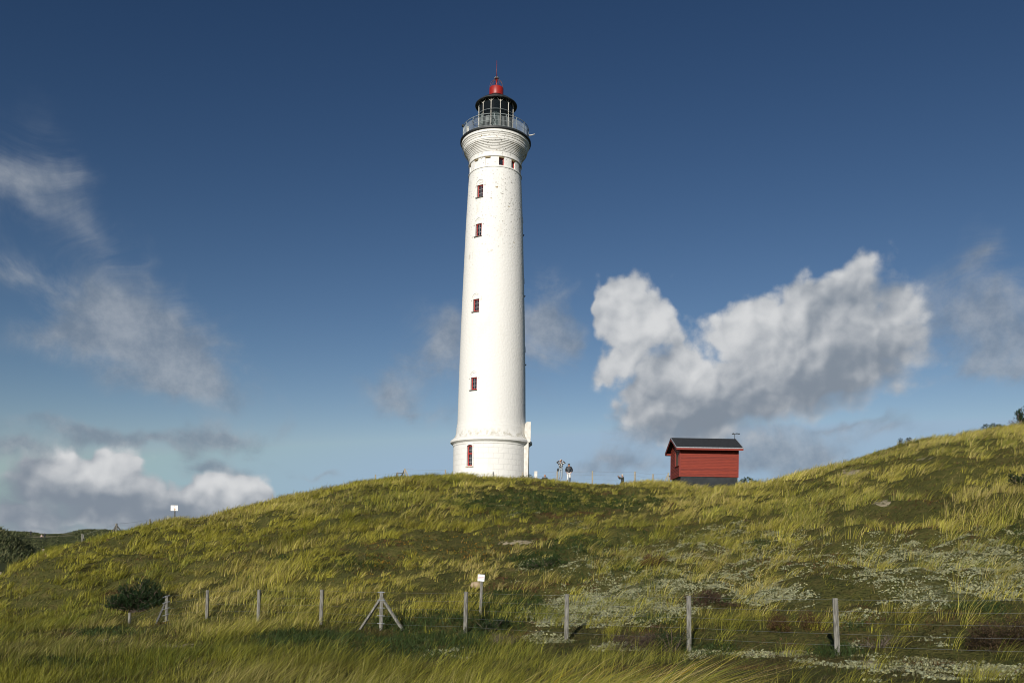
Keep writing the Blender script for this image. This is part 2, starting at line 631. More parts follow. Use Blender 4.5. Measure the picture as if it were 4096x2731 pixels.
# base
bm_ = MB().lathe(shift([(3.72, 5.4), (3.70, 8.0), (3.68, 10.24), (3.72, 10.27), (3.745, 10.42), (3.80, 10.46), (3.87, 10.52), (3.96, 10.575), (3.99, 10.60), (3.99, 10.78),
                        (3.97, 10.82), (3.85, 10.90), (3.72, 11.0), (3.60, 11.14), (3.50, 11.34), (3.445, 11.6), (3.42, 11.85), (3.42, 12.10), (3.385, 12.12), (3.37, 12.42), (3.30, 12.45)]), 128)
base = bm_.build('base', M_tower, LH, sharp=25)
PB = math.radians(-31.5)
cutb = MB().prism(arch(.62, 8.15 - 9, 9.98 - 9, .14), -1.2, .42, radial(PB, 3.70, 9 + 0.0)).build('cutter', M_tower, LH)
cut(base, cutb)
# shaft with its niches
shaft = MB().lathe(shift([(3.28, 12.40)] + SHAFT + [(2.54, 36.62)]), 128).build('shaft', M_tower, LH, sharp=25)
cm = MB()
for ph, zb, zt, za in ALLW:
    r = shaft_r((zb + zt) / 2)
    cm.prism(arch(.70, zb - .10, zt + .02, za - zt), -1.0, .36, Matrix.Translation((0, 0, -Z0)) @ Matrix.Rotation(ph, 4, 'Z') @ Matrix.Translation((0, -r, 0)))
cut(shaft, cm.build('cutter', M_tower, LH))

# window zone with square openings under the corbel
zone = MB().lathe(shift([(2.50, 36.55), (2.60, 36.56), (2.60, 36.64), (2.50, 36.65), (2.50, 37.56), (2.58, 37.57), (2.60, 37.62), (2.58, 37.67), (2.50, 37.70)]), 128).build('window_storey', M_tower, LH, sharp=25)
cm = MB()
OPEN = [(-75, 0), (-45, 0), (-15, 0), (15, 1), (45, 1), (75, 1)]
for deg, real in OPEN:
    cm.prism([(-.25, 36.74), (.25, 36.74), (.25, 37.53), (-.25, 37.53)], -.6, .36 if real else .09,
             Matrix.Translation((0, 0, -Z0)) @ Matrix.Rotation(math.radians(deg), 4, 'Z') @ Matrix.Translation((0, -2.5, 0)))
cut(zone, cm.build('cutter', M_tower, LH))

# corbelled courses and the white cornice
prof = [(2.44, 37.68), (2.52, 37.70), (2.535, 38.05)]
rr = np.interp(np.linspace(38.08, 39.0, 8), [38.05, 38.4, 38.7, 39.0], [2.58, 2.70, 2.87, 3.06])
for k, r in enumerate(rr):
    z = 38.08 + .115 * k
    prof += [(r - .030, z), (r, z + .008), (r + .012, z + .085), (r - .012, z + .100)]
prof += [(3.10, 39.02), (3.11, 39.22), (3.16, 39.24), (3.17, 39.36), (3.14, 39.38), (3.20, 39.42), (3.23, 39.52), (3.30, 39.56), (3.31, 39.62), (3.30, 39.80), (3.0, 39.81)]
MB().lathe(shift(prof), 288).build('cornice', M_tower, LH, sharp=30)
rim = MB().lathe(shift([(3.05, 39.815), (3.40, 39.80), (3.45, 39.83), (3.45, 39.97), (3.41, 40.0), (3.1, 40.02), (1.2, 40.05)]), 128).build('gallery_deck', M_black, LH, sharp=30)

# railing
RR, RB, RT = 3.19, 40.0, 41.24
rail = MB()
for z, r in ((RT, .032), (RT - .22, .016), (RB + .62, .018), (RB + .14, .018)):
    n = 120
    pts = [(RR * math.cos(2 * PI * k / n), RR * math.sin(2 * PI * k / n), z - Z0) for k in range(n + 1)]
    rail.tube(pts, r, 6, cap=False)
for k in range(162):
    t = 2 * PI * k / 162
    x, y = RR * math.cos(t), RR * math.sin(t)
    rail.tube([(x, y, RB + .02 - Z0), (x, y, RT - .22 - Z0)], .016, 4, smooth=False)
railing = rail.build('railing', M_railm, LH)
for k in range(18):
    t = 2 * PI * (k + .45) / 18
    x, y = RR * math.cos(t), RR * math.sin(t)
    MB().tube([(x, y, RB - .02 - Z0), (x, y, RT - Z0)], .032, 6).build('post', M_railm, railing)

# lantern: low wall, glass, mullions with forked heads, lens
LR, LB, LT = 1.70, 40.04, 43.62
MB().lathe(shift([(1.78, 40.04), (1.78, 40.62), (1.74, 40.66), (1.5, 40.68)]), 64).build('lantern_wall', pmat('pale_lantern_wall', (.52, .54, .50), (.40, .43, .40), 6, .6, .1), LH, sharp=30)
m, nt, b = new_mat('lantern_glass')
b.inputs['Base Color'].default_value = (.02, .026, .028, 1)
b.inputs['Roughness'].default_value = .06
tr = nd(nt, 'ShaderNodeBsdfTransparent')
tr.inputs[0].default_value = (.52, .58, .56, 1)
mx = nd(nt, 'ShaderNodeMixShader')
mx.inputs[0].default_value = .42
nt.links.new(tr.outputs[0], mx.inputs[1])
nt.links.new(b.outputs[0], mx.inputs[2])
nt.links.new(mx.outputs[0], nt.nodes['Material Output'].inputs[0])
lant = MB().lathe(shift([(LR, 40.66), (LR, LT)]), 64, closed=False).build('lantern_glazing', m, LH)
NM = 12
for k in range(NM):
    t = 2 * PI * (k + .5) / NM - PI / 2
    w = 2 * PI / NM
    def pt(tt, z, r=LR + .02):
        return (r * math.cos(tt), r * math.sin(tt), z - Z0)
    mu = MB().tube([pt(t, 40.66), pt(t, LT)], .034 if k % 2 else .028, 6)
    for s in (-1, 1):
        mu.tube([pt(t, LT - .42), pt(t + s * w * .3, LT - .16), pt(t + s * w * .40, LT)], .020, 5)
    mu.build('mullion', M_whitem, lant)
hr = MB().tube([(1.86 * math.cos(2 * PI * k / 60), 1.86 * math.sin(2 * PI * k / 60), 42.42 - Z0) for k in range(61)], .020, 6, cap=False)
for k in range(NM):
    t = 2 * PI * (k + .5) / NM - PI / 2
    hr.tube([(1.70 * math.cos(t), 1.70 * math.sin(t), 42.42 - Z0), (1.86 * math.cos(t), 1.86 * math.sin(t), 42.42 - Z0)], .014, 5)
hr.build('handrail', M_railm, LH)
MB().lathe(shift([(.35, 40.05), (.35, 41.1), (.62, 41.15), (.72, 41.5), (.62, 42.1), (.5, 42.3), (.42, 42.35), (.42, 43.3), (.30, 43.4)]), 32).build(
    'lens', pmat('lens_glass', (.50, .56, .56), (.26, .31, .31), 5, .15, .3, stretch=(6, 6, .4)), LH, sharp=30)
dk = MB()
n = 40
vs = []
for k in range(n + 1):
    t = math.radians(-25 + 230 * k / n)
    for z in (40.5, 43.6):
        vs.append((1.55 * math.cos(t), 1.55 * math.sin(t), z - Z0))
    for z in (40.5, 43.6):
        vs.append((1.52 * math.cos(t), 1.52 * math.sin(t), z - Z0))
fs = []
for k in range(n):
    a = 4 * k
    fs += [(a, a + 1, a + 5, a + 4), (a + 2, a + 6, a + 7, a + 3), (a + 1, a + 3, a + 7, a + 5), (a, a + 4, a + 6, a + 2)]
dk.add(vs, fs, True)
dk.build('blackout_curtain', pmat('dark_curtain', (.035, .045, .042), (.06, .07, .065), 4, .8, .2, stretch=(5, 5, .3)), LH)

roof = MB().lathe(shift([(1.62, 43.56), (1.9, 43.50), (2.02, 43.50), (2.05, 43.53), (2.04, 43.60), (1.55, 43.98), (.86, 44.22), (.80, 44.24)]), 96).build('lantern_roof', M_black, LH, sharp=35)
MB().lathe(shift([(.86, 44.18), (.80, 44.26), (.66, 44.44), (.50, 44.46)]), 64).build('roof_collar', M_red, roof, sharp=30)
MB().lathe(shift([(.45, 44.40), (.60, 44.42), (.60, 44.56), (.45, 44.58)]), 48).build('vent_gap', M_black, roof, sharp=30)
MB().lathe(shift([(.60, 44.54), (.685, 44.53), (.69, 44.56), (.69, 45.26), (.67, 45.30), (.2, 45.38)]), 64).build('roof_drum', M_red, roof, sharp=30)
fin = MB().tube([(0, 0, 45.3 - Z0), (0, 0, 46.2 - Z0)], .075, 10)
M_ribm = pmat('weathered_rib_metal', (.05, .045, .05), (.20, .07, .06), 12, .5)
fin.build('finial', M_red, roof)
for k in range(8):
    t = 2 * PI * (k + .35) / 8
    pts = []
    for q in range(9):
        s = q / 8
        r = .62 * math.cos(s * PI / 2) ** .8 + .05 if q < 8 else .06
        pts.append((r * math.cos(t), r * math.sin(t), 45.28 + .84 * math.sin(s * PI / 2) - Z0))
    MB().tube(pts, .022, 5).build('finial_rib', M_ribm, roof)
bl = MB()
for k in range(6):
    t = 2 * PI * k / 6
    c = (.15 * math.cos(t), .15 * math.sin(t), 46.32 - Z0)
    bl.lathe([(.085 * math.sin(PI * j / 8) + .001, -.085 * math.cos(PI * j / 8)) for j in range(9)], 10, c=c)
bl.lathe([(.10 * math.sin(PI * j / 8) + .001, -.10 * math.cos(PI * j / 8)) for j in range(9)], 12, c=(0, 0, 46.36 - Z0))
bl.build('ball_cluster', pmat('galvanised_balls', (.30, .28, .28), (.08, .06, .06), 9, .35, metal=.5), roof)
MB().tube([(0, 0, 46.3 - Z0), (0, 0, 47.2 - Z0), (0, 0, 48.05 - Z0)], [.040, .034, .022], 8).build('lightning_rod', pmat('dark_red_rod', (.20, .02, .02), (.10, .015, .02), 14, .5), roof)

# gallery equipment
def gal(deg, r, z):
    return cylp(math.radians(deg), r, z)


fog = MB()
p = gal(-24, 3.0, 0)
fog.lathe([(.02, 40.32), (.20, 40.34), (.23, 40.40), (.23, 40.44), (.17, 40.48), (.17, 41.34), (.15, 41.37), (.02, 41.38)], 24, c=(p.x, p.y, -Z0))
fog.build('fog_lamp', pmat('grey_green_casing', (.085, .11, .105), (.055, .075, .07), 4, .45), LH, sharp=30)
MB().box((-.17, -.12, 40.5 - Z0), (.17, .12, 41.12 - Z0), Matrix.Translation((gal(-13, 3.0, Z0)[0], gal(-13, 3.0, Z0)[1], 0)) @ Matrix.Rotation(math.radians(-13), 4, 'Z')).build(
    'control_box', pmat('green_box_paint', (.07, .10, .095), (.05, .07, .07), 5, .5), LH, bevel=.02)
for deg, rad, z, tilt in ((-33, .46, 40.72, .5), (-8, .40, 40.62, -.3), (-16, .34, 40.95, .15), (0, .44, 40.40, .6)):
    M = radial(math.radians(deg), 3.12, z) @ Matrix.Rotation(tilt, 4, 'Z')
    MB().tube([M @ Vector((rad * math.cos(2 * PI * k / 28), 0, rad * .85 * math.sin(2 * PI * k / 28))) for k in range(29)], .020, 5, cap=False).build('antenna_hoop', M_black, LH)
MB().lathe([(.01, 0), (.12, .02), (.14, .12), (.10, .22), (.01, .25)], 14, c=tuple(gal(-80, 3.22, 41.24))).build('rail_lamp', M_black, LH)
MB().tube([gal(84, 3.2, 40.62), gal(84, 3.45, 40.62), gal(84, 3.82, 40.72)], [.05, .05, .035], 8).build('bracket_lamp', M_whitem, LH)
MB().box((-.11, -.06, 40.2 - Z0), (.11, .06, 40.72 - Z0), Matrix.Translation((gal(-58, 3.1, Z0)[0], gal(-58, 3.1, Z0)[1], 0))).build('white_box', M_whitem, LH, bevel=.02)
MB().tube([cylp(math.radians(-86), 3.32, 39.8), cylp(math.radians(-86), 3.22, 38.8), cylp(math.radians(-88), 2.62, 38.0), cylp(math.radians(-88), 2.64, 36.0)], .015, 5).build('lightning_cable', M_black, LH)


def casement(ph, r, zb, zt, w, depth, nx, nz, parent=LH, transom=None, pale=True):
    """red framed window set in a niche: frame, pane and pale glazing bars"""
    M = Matrix.Translation((0, 0, -Z0)) @ Matrix.Rotation(ph, 4, 'Z') @ Matrix.Translation((0, -r, 0))
    t = .065
    fr = MB()
    for lo, hi in (((-w / 2, depth, zb), (-w / 2 + t, depth + .08, zt)), ((w / 2 - t, depth, zb), (w / 2, depth + .08, zt)),
                   ((-w / 2 + t, depth + .002, zb), (w / 2 - t, depth + .078, zb + t)), ((-w / 2 + t, depth + .002, zt - t), (w / 2 - t, depth + .078, zt))):
        fr.box(lo, hi, M)
    if transom:
        fr.box((-w / 2 + t, depth + .004, transom - .05), (w / 2 - t, depth + .076, transom + .05), M)
    f = fr.build('window', M_redwood, parent)
    MB().box((-w / 2 + .01, depth + .05, zb + .01), (w / 2 - .01, depth + .07, zt - .01), M).build('pane', M_glass_dark, f)
    gb = MB()
    iw = w - 2 * t
    for k in range(1, nx):
        x = -iw / 2 + iw * k / nx
        gb.box((x - .012, depth + .02, zb + t), (x + .012, depth + .048, zt - t), M)
    for k in range(1, nz):
        z = zb + (zt - zb) * k / nz
        if transom and abs(z - transom) < .12:
            continue
        gb.box((-iw / 2, depth + .022, z - .012), (iw / 2, depth + .046, z + .012), M)
    gb.build('glazing_bar', M_bar if pale else M_redwood, f)
    return f, M


for i, (ph, zb, zt, za) in enumerate(ALLW):
    r = shaft_r((zb + zt) / 2)
    f, M = casement(ph, r, zb, zt, .58, .17, 2, 3)
    MB().prism([(-.46, 0), (.40, 0), (.40, .05), (-.46, .05)], -.12, .20, M @ Matrix.Translation((0, 0, zb - .125))).build('sill', M_sill, f)
    MB().prism(arch(.69, zt + .0, zt + .02, za - zt - .005), .055, .20, M).build('tympanum', M_tower, f)
    ring = MB()          # raised arch moulding on the curved wall
    n, q = 20, len(ring.v)
    vs, fs = [], []
    for k in range(n + 1):
        t = math.radians(-14 + 208 * k / n)
        for rad, rout in ((.45, .002), (.45, .05), (.60, .05), (.60, .002)):
            x, z = rad * math.cos(t), zt + .02 + (za - zt) * 1.05 * rad / .35 * math.sin(t)
            vs.append(cylp(ph + x / r, shaft_r(z) + rout, z))
    for k in range(n):
        for j in range(3):
            fs.append((4 * k + j, 4 * k + 4 + j, 4 * k + 5 + j, 4 * k + 1 + j))
    ring.add(vs, fs)
    ring.build('arch_moulding', M_tower, LH, sharp=40)
for deg, real in OPEN:
    ph = math.radians(deg)
    M = Matrix.Translation((0, 0, -Z0)) @ Matrix.Rotation(ph, 4, 'Z') @ Matrix.Translation((0, -2.5, 0))
    if real:
        casement(ph, 2.5, 36.76, 37.46, .48, .16, 1, 1)
    MB().box((-.27, -.012, 37.45), (.27, .14, 37.545), M).build('lintel', M_lintel, LH)
# base window, its surround and the step under it
f, M = casement(PB, 3.70, 8.17, 10.06, .60, .19, 2, 5, transom=9.33, pale=True)
sur = MB()
for x0, x1 in ((-.47, -.315), (.315, .47)):
    sur.box((x0, -.035, 8.0), (x1, .06, 9.98), M)
vs, fs = [], []
for k in range(15):
    t = PI * k / 14
    for rad, rise, y in ((.315, .16, .06), (.315, .16, -.037), (.47, .30, -.037), (.47, .30, .06)):
        vs.append(M @ Vector((rad * math.cos(t), y, 9.98 + rise * math.sin(t))))
for k in range(14):
    for j in range(3):
        fs.append((4 * k + j, 4 * k + 4 + j, 4 * k + 5 + j, 4 * k + 1 + j))
sur.add(vs, fs)
sur.build('surround', M_tower, f)
MB().box((-.40, -.10, 8.02), (.40, .2, 8.12), M).build('sill', pmat('stained_white_sill', (.62, .58, .48), (.40, .30, .2), 9, .8), f)
ps, vs, fs = MB(), [], []
for k in range(25):
    t = math.radians(-48 + 52 * k / 24)
    vs += [cylp(t, rq, zq) for rq, zq in ((3.70, 5.6), (4.0, 5.6), (4.0, 7.60), (3.96, 7.64), (3.70, 7.66))]
for k in range(24):
    fs += [(5 * k + j, 5 * k + 5 + j, 5 * k + 6 + j, 5 * k + 1 + j) for j in range(4)]
fs += [(4, 3, 2, 1, 0), tuple(120 + j for j in range(5))]
ps.add(vs, fs)
ps.build('plinth_step', M_tower, LH)

# entrance porch seen from the side
M_porch = pmat('porch_render', (.76, .74, .69), (.60, .57, .50), 2.2, .8, .5, bscale=8)
pr = MB()
pr.box((3.0, -1.86, 5.4 - Z0), (3.60, 1.86, 10.62 - Z0))
porch = pr.build('porch', M_porch, LH)
ga = []
for k in range(9):
    t = PI / 2 * k / 8
    ga.append((3.52 - .30 * math.sin(t), 12.28 + .30 * math.cos(t) * .95 - .02))
gp = [(3.80, 10.93), (3.80, 12.56), (3.45, 12.56), (3.36, 12.52), (3.28, 12.40), (3.23, 12.22), (3.20, 11.9), (3.20, 11.5), (3.26, 11.2), (3.36, 11.0), (3.50, 10.93)]
MB().prism([(x, z - Z0) for x, z in gp], -1.88, 1.88).build('parapet', M_porch, porch, bevel=.015)
MB().prism([(x, z - Z0) for x, z in ((3.40, 10.62), (3.74, 10.62), (3.78, 10.70), (3.78, 10.93), (3.40, 10.93))], -1.90, 1.90).build('parapet_moulding', M_porch, porch)
MB().tube([(3.66, -1.80, 10.6 - Z0), (3.66, -1.80, 10.3 - Z0), (3.63, -1.82, 10.1 - Z0), (3.63, -1.82, 5.6 - Z0)], .045, 8).build('drainpipe', M_black, porch)
# ------------------------------------------------------------------ red hut
HUTR = math.radians(1.2)
HN = at(2718, 1904, 65.0)
HUT = empty('hut', HN, HUTR)
tag(HUT, 'small red wooden hut with dark roof and dark plinth standing in the dune grass', 'hut')
HW, HD, HH = 4.50, 3.25, 2.22      # front length, depth, wall height under the eaves


def board_mat():
    m, nt, b = new_mat('red_boards')
    tc = nd(nt, 'ShaderNodeTexCoord')
    sp = nd(nt, 'ShaderNodeSeparateXYZ')
    nt.links.new(tc.outputs['Object'], sp.inputs[0])
    row = nd(nt, 'ShaderNodeMath', operation='MULTIPLY')
    row.inputs[1].default_value = 1 / .117
    nt.links.new(sp.outputs['Z'], row.inputs[0])
    fl = nd(nt, 'ShaderNodeMath', operation='FLOOR')
    nt.links.new(row.outputs[0], fl.inputs[0])
    wn = nd(nt, 'ShaderNodeTexWhiteNoise', noise_dimensions='1D')
    nt.links.new(fl.outputs[0], wn.inputs['W'])
    mp = nd(nt, 'ShaderNodeMapping')
    mp.inputs['Scale'].default_value = (.7, .7, 9)
    nt.links.new(tc.outputs['Object'], mp.inputs[0])
    nz = nd(nt, 'ShaderNodeTexNoise')
    nz.inputs['Scale'].default_value = 3
    nz.inputs['Detail'].default_value = 7
    nt.links.new(mp.outputs[0], nz.inputs['Vector'])
    ad = nd(nt, 'ShaderNodeMath', operation='MULTIPLY_ADD')
    ad.inputs[1].default_value = .28
    nt.links.new(wn.outputs['Value'], ad.inputs[0])
    nt.links.new(nz.outputs[0], ad.inputs[2])
    cr = nd(nt, 'ShaderNodeValToRGB')
    cr.color_ramp.elements[0].position, cr.color_ramp.elements[1].position = .36, .86
    cr.color_ramp.elements[0].color = (.125, .009, .003, 1)
    cr.color_ramp.elements[1].color = (.245, .026, .006, 1)
    nt.links.new(ad.outputs[0], cr.inputs[0])
    nt.links.new(cr.outputs[0], b.inputs['Base Color'])
    b.inputs['Roughness'].default_value = .7
    bp = nd(nt, 'ShaderNodeBump')
    bp.inputs['Strength'].default_value = .3
    bp.inputs['Distance'].default_value = .01
    nt.links.new(nz.outputs[0], bp.inputs['Height'])
    nt.links.new(bp.outputs[0], b.inputs['Normal'])
    return m


M_board = board_mat()
M_trim = pmat('red_trim_paint', (.22, .020, .006), (.17, .014, .005), 4, .6, .2, stretch=(1, 1, 5))
M_felt = pmat('roofing_felt', (.013, .015, .018), (.020, .023, .027), 5, .9, .3, bscale=60)
M_plinth = pmat('tarred_plinth', (.009, .012, .014), (.020, .025, .028), 2.2, .75, .6, bscale=9)
M_zinc = pmat('zinc_edge', (.42, .44, .46), (.30, .32, .34), 9, .4, metal=.4)
M_shut = pmat('brown_shutter', (.10, .055, .03), (.14, .08, .045), 3, .6, .1)

EAVE, OVF, OVL, OVR = 2.10, .52, .36, .22
RISE = .98
SL = RISE / (HD / 2 + OVF)


def gable_z(y):
    return EAVE + RISE - SL * abs(y - HD / 2)


wall = MB()
bh = .117
nb = 19
for k in range(nb):
    z0, z1 = k * bh, (k + 1) * bh - .006
    for ax in (0, 1):
        if ax == 0:       # front and back, each board leaning out at its foot
            wall.add([(0, -.022, z0), (HW, -.022, z0), (HW, -.004, z1), (0, -.004, z1)], [(0, 1, 2, 3)])
            wall.add([(0, -.022, z0), (HW, -.022, z0), (HW, .05, z0), (0, .05, z0)], [(3, 2, 1, 0)])
            wall.add([(0, HD + .022, z0), (HW, HD + .022, z0), (HW, HD + .004, z1), (0, HD + .004, z1)], [(3, 2, 1, 0)])
WY0, WY1, WZ0, WZ1 = .28, 1.42, .92, 1.96           # window in the left gable
for x, s in ((0.0, -1), (HW, 1)):
    k = 0
    while k * bh < EAVE + RISE - .05:
        z0, z1 = k * bh, (k + 1) * bh - .006
        lo, hi = 0.0, HD
        if z1 > EAVE + .20:
            half = (EAVE + RISE - z1) / SL - .02
            lo, hi = HD / 2 - half, HD / 2 + half
            if half < .03:
                break
        spans = [(lo, hi)]
        if s < 0 and z1 > WZ0 and z0 < WZ1:
            spans = [(lo, WY0), (WY1, hi)]
        for a0, a1 in spans:
            wall.add([(x + s * .022, a0, z0), (x + s * .022, a1, z0), (x + s * .004, a1, z1), (x + s * .004, a0, z1)], [(0, 1, 2, 3)])
            wall.add([(x + s * .022, a0, z0), (x + s * .022, a1, z0), (x - s * .05, a1, z0), (x - s * .05, a0, z0)], [(0, 1, 2, 3)])
        k += 1
wall.box((.06, .06, -.02), (HW - .06, HD - .06, EAVE))
wall.build('wall', M_board, HUT)
for x in (0, HW):
    for y in (0, HD):
        MB().box((x - .032 if x == 0 else x - .07, y - .032 if y == 0 else y - .07, -.02), (x + .07 if x == 0 else x + .032, y + .07 if y == 0 else y + .032, EAVE + .02)).build('corner_board', M_trim, HUT)
MB().box((.10, .04, -1.3), (HW - .02, HD - .04, -.015)).build('plinth', M_plinth, HUT)
wn = MB()
for lo, hi in (((-.05, WY0 - .07, WZ0 - .06), (.0, WY0, WZ1 + .07)), ((-.05, WY1, WZ0 - .06), (.0, WY1 + .07, WZ1 + .07)), ((-.048, WY0, WZ1), (.0, WY1, WZ1 + .07))):
    wn.box(lo, hi)
win = wn.build('window', M_trim, HUT)
MB().box((.012, WY0, WZ0), (.03, WY1, WZ1)).build('shutter', M_shut, win)
MB().box((-.10, WY0 - .10, WZ0 - .10), (.0, WY1 + .10, WZ0 - .055)).build('sill', M_trim, win)
# roof: two slabs, fascia, barge boards, zinc edge, boxed eave ends, vane
RM = MB()
y0, y1, ym = -OVF, HD + OVF, HD / 2
for ya in (y0, y1):
    RM.add([(-OVL, ya, EAVE), (HW + OVR, ya, EAVE), (HW + OVR, ym, EAVE + RISE), (-OVL, ym, EAVE + RISE),
            (-OVL, ya, EAVE + .07), (HW + OVR, ya, EAVE + .07), (HW + OVR, ym, EAVE + RISE + .08), (-OVL, ym, EAVE + RISE + .08)],
           [(0, 1, 2, 3), (4, 5, 6, 7), (0, 1, 5, 4), (1, 2, 6, 5), (0, 3, 7, 4)])
roof_h = RM.build('roof', M_felt, HUT)
for ya, s in ((y0, -1), (y1, 1)):
    MB().box((-OVL + .02, ya if s > 0 else ya - .022, EAVE - .13), (HW + OVR - .02, ya + .022 if s > 0 else ya, EAVE + .012)).build('fascia', M_trim, roof_h)
    MB().box((-OVL - .012, ya - .035, EAVE + .014), (HW + OVR + .012, ya + .035, EAVE + .085)).build('zinc_strip', M_zinc, roof_h)
    MB().box((-OVL + .03, min(ya, 0 if s < 0 else HD) + .004, EAVE - .125), (-.02, max(ya, 0 if s < 0 else HD) - .004, EAVE - .02)).build('eave_box', M_trim, roof_h)
    for x in (-OVL, HW + OVR):
        e = -.022 if x < 0 else .022
        MB().add([(x, ya, EAVE - .13), (x, ym, EAVE + RISE - .13), (x, ym, EAVE + RISE + .0), (x, ya, EAVE + .0),
                  (x + e, ya, EAVE - .13), (x + e, ym, EAVE + RISE - .13), (x + e, ym, EAVE + RISE + .0), (x + e, ya, EAVE + .0)],
                 [(0, 1, 2, 3), (4, 5, 6, 7), (0, 1, 5, 4), (2, 3, 7, 6), (0, 3, 7, 4), (1, 2, 6, 5)]).build('barge_board', M_trim, roof_h)
        MB().tube([(x + e * .8, ya, EAVE + .05), (x + e * .8, ym, EAVE + RISE + .06)], .035, 4, smooth=False).build('zinc_strip', M_zinc, roof_h)
VX, VZ = HW + OVR - .06, EAVE + RISE + .06
MB().tube([(VX, ym, VZ - .05), (VX, ym, VZ + .40)],   .022, 6).build('vane_pole', M_black, roof_h)
va = MB().tube([(VX - .20, ym, VZ + .40), (VX + .40, ym, VZ + .42)], .026, 6)
va.prism([(VX - .24, VZ + .40), (VX - .12, VZ + .48), (VX - .02, VZ + .41), (VX - .12, VZ + .34)], ym - .02, ym + .02)
va.box((VX + .10, ym - .02, VZ + .42), (VX + .13, ym + .02, VZ + .49)).box((VX + .18, ym - .02, VZ + .42), (VX + .21, ym + .02, VZ + .48)).box((VX + .28, ym - .015, VZ + .375), (VX + .40, ym + .015, VZ + .455))
va.build('vane_arrow', M_black, roof_h)

# ------------------------------------------------------------------ fences
M_post = pmat('weathered_post_wood', (.25, .24, .205), (.11, .105, .088), 5, .85, .6, stretch=(7, 7, .9), contrast=(.38, .62))
M_postd = pmat('dark_post_wood', (.10, .10, .09), (.055, .055, .05), 5, .85, .6, stretch=(7, 7, .9))
M_wire = pmat('fence_wire', (.30, .31, .31), (.20, .21, .21), 20, .45, metal=.6)
M_pale = pmat('bleached_wood', (.42, .37, .28), (.26, .23, .17), 5, .85, .4, stretch=(6, 6, 1))


def post_mesh(p, h, w=.092, lean=(0, 0), rz=.6):
    n = Vector((lean[0], lean[1], 1))
    top = Vector(p) + n * h
    bot = Vector(p) - n * .5
    mb = MB()
    mb.tube([bot, top - n * .012, top], [w * .72, w * .72, w * .64], 6, smooth=False, twist=rz)
    return mb


def wire_run(mb, pts, r=.0035, sag=.02):
    for a, b in zip(pts, pts[1:]):
        seg = []
        for k in range(7):
            t = k / 6
            q = a.lerp(b, t)
            q.z -= sag * 4 * t * (1 - t)
            seg.append(q)
        mb.tube(seg, r, 5, cap=False)


NF = empty('wire_fence', (0, 24.0, -2.3))
tag(NF, 'long wire fence of grey weathered posts crossing the foot of the grassy dune', 'fence')
O = Vector((0, 24.0, -2.3))
near_posts = [(519, 2449, 1.18), (668, 2381, 1.22), (831, 2359, 1.20), (1037, 2357, 1.22), (1288, 2357, 1.24), (1527, 2364, 1.25), (1864, 2365, 1.25), (2268, 2375, 1.25), (2755, 2381, 1.28), (3340, 2391, 1.24)]
tops = []
for i, (px, py, h) in enumerate(near_posts):
    a, e = ray(px, py)
    d = float(fence_dist(np.array(a)))
    if px == 668:
        d = 34.6
    if px == 519:
        d = 36.5
    tops.append((Vector((a * d, d, e * d)), h))
tops.append((Vector((10.35, 16.4, -.72)), 1.24))
leans = [.01, .01, .02, .02, .015, .005, 0, .0, -.02, -.055, -.03]
WOFF = [.03, .28, .53, .78, 1.03]
fdir = (tops[-2][0] - tops[2][0]).normalized()
for i, (t, h) in enumerate(tops):
    foot = t - Vector((leans[i], 0, 1)) * h - O
    p = post_mesh(foot, h, .088, (leans[i], 0), .35).build('post', M_post, NF)
    if i in (1, 5):
        half = .16 if i == 5 else .14
        for w in WOFF:
            dd = fdir if i == 5 else Vector((-.75, -.55, -.28)).normalized()
            c = t - O - Vector((0, .085, w - .01))
            MB().tube([c - dd * half, c + dd * half], .015, 4, smooth=False).build('strainer_bar', M_zinc, p)
        ends = [fdir * -1.12, fdir * 1.12] if i == 5 else [Vector((-.46, -.1, 0))]
        for q in ends:
            fx = t + q * 1.0
            fz = Hs(fx.x, fx.y)
            b0 = Vector((fx.x, fx.y, fz - .15)) - O
            b1 = t - O - Vector((0, 0, .22)) + q.normalized() * .03
            MB().tube([b0, b1], .050, 4, smooth=False).build('brace', M_post if i == 5 else M_postd, p)
for k, w in enumerate(WOFF):
    mb = MB()
    wire_run(mb, [t - O - Vector((leans[j] * w, .05, w)) for j, (t, h) in enumerate(tops)], .0022, .015)
    mb.build('wire', M_wire, NF)


def small_fence(name, label, dist, posts, runs, mat_=None, group=None):
    """posts: (px, py, height); runs: wire offsets"""
    p0 = at(posts[len(posts) // 2][0], posts[len(posts) // 2][1], dist)
    root = empty(name, (p0.x, p0.y, Hs(p0.x, p0.y)))
    o = Vector(root.location)
    tag(root, label, 'fence', group)
    pts = []
    for q in posts:
        px, py, h = q[:3]
        dd = q[3] if len(q) > 3 else dist
        t = at(px, py, dd)
        pts.append(t)
        g = Hs(t.x, t.y)
        hh = max(h, t.z - g)
        post_mesh(t - o - Vector((0, 0, hh)), hh, .10).build('post', mat_ or M_pale, root)
    for w in runs:
        mb = MB()
        wire_run(mb, [p - o - Vector((0, 0, w)) for p in pts], .006, .05)
        mb.build('wire', M_wire, root)
    return root, o, pts


def brace(root, o, top, dx, dy, drop, m=None, r=.065):
    fx, fy = top.x + dx, top.y + dy
    g = Hs(fx, fy)
    MB().tube([Vector((fx, fy, g - .1)) - o, top - o - Vector((0, 0, drop))], r, 4, smooth=False).build('brace', m or M_pale, root)


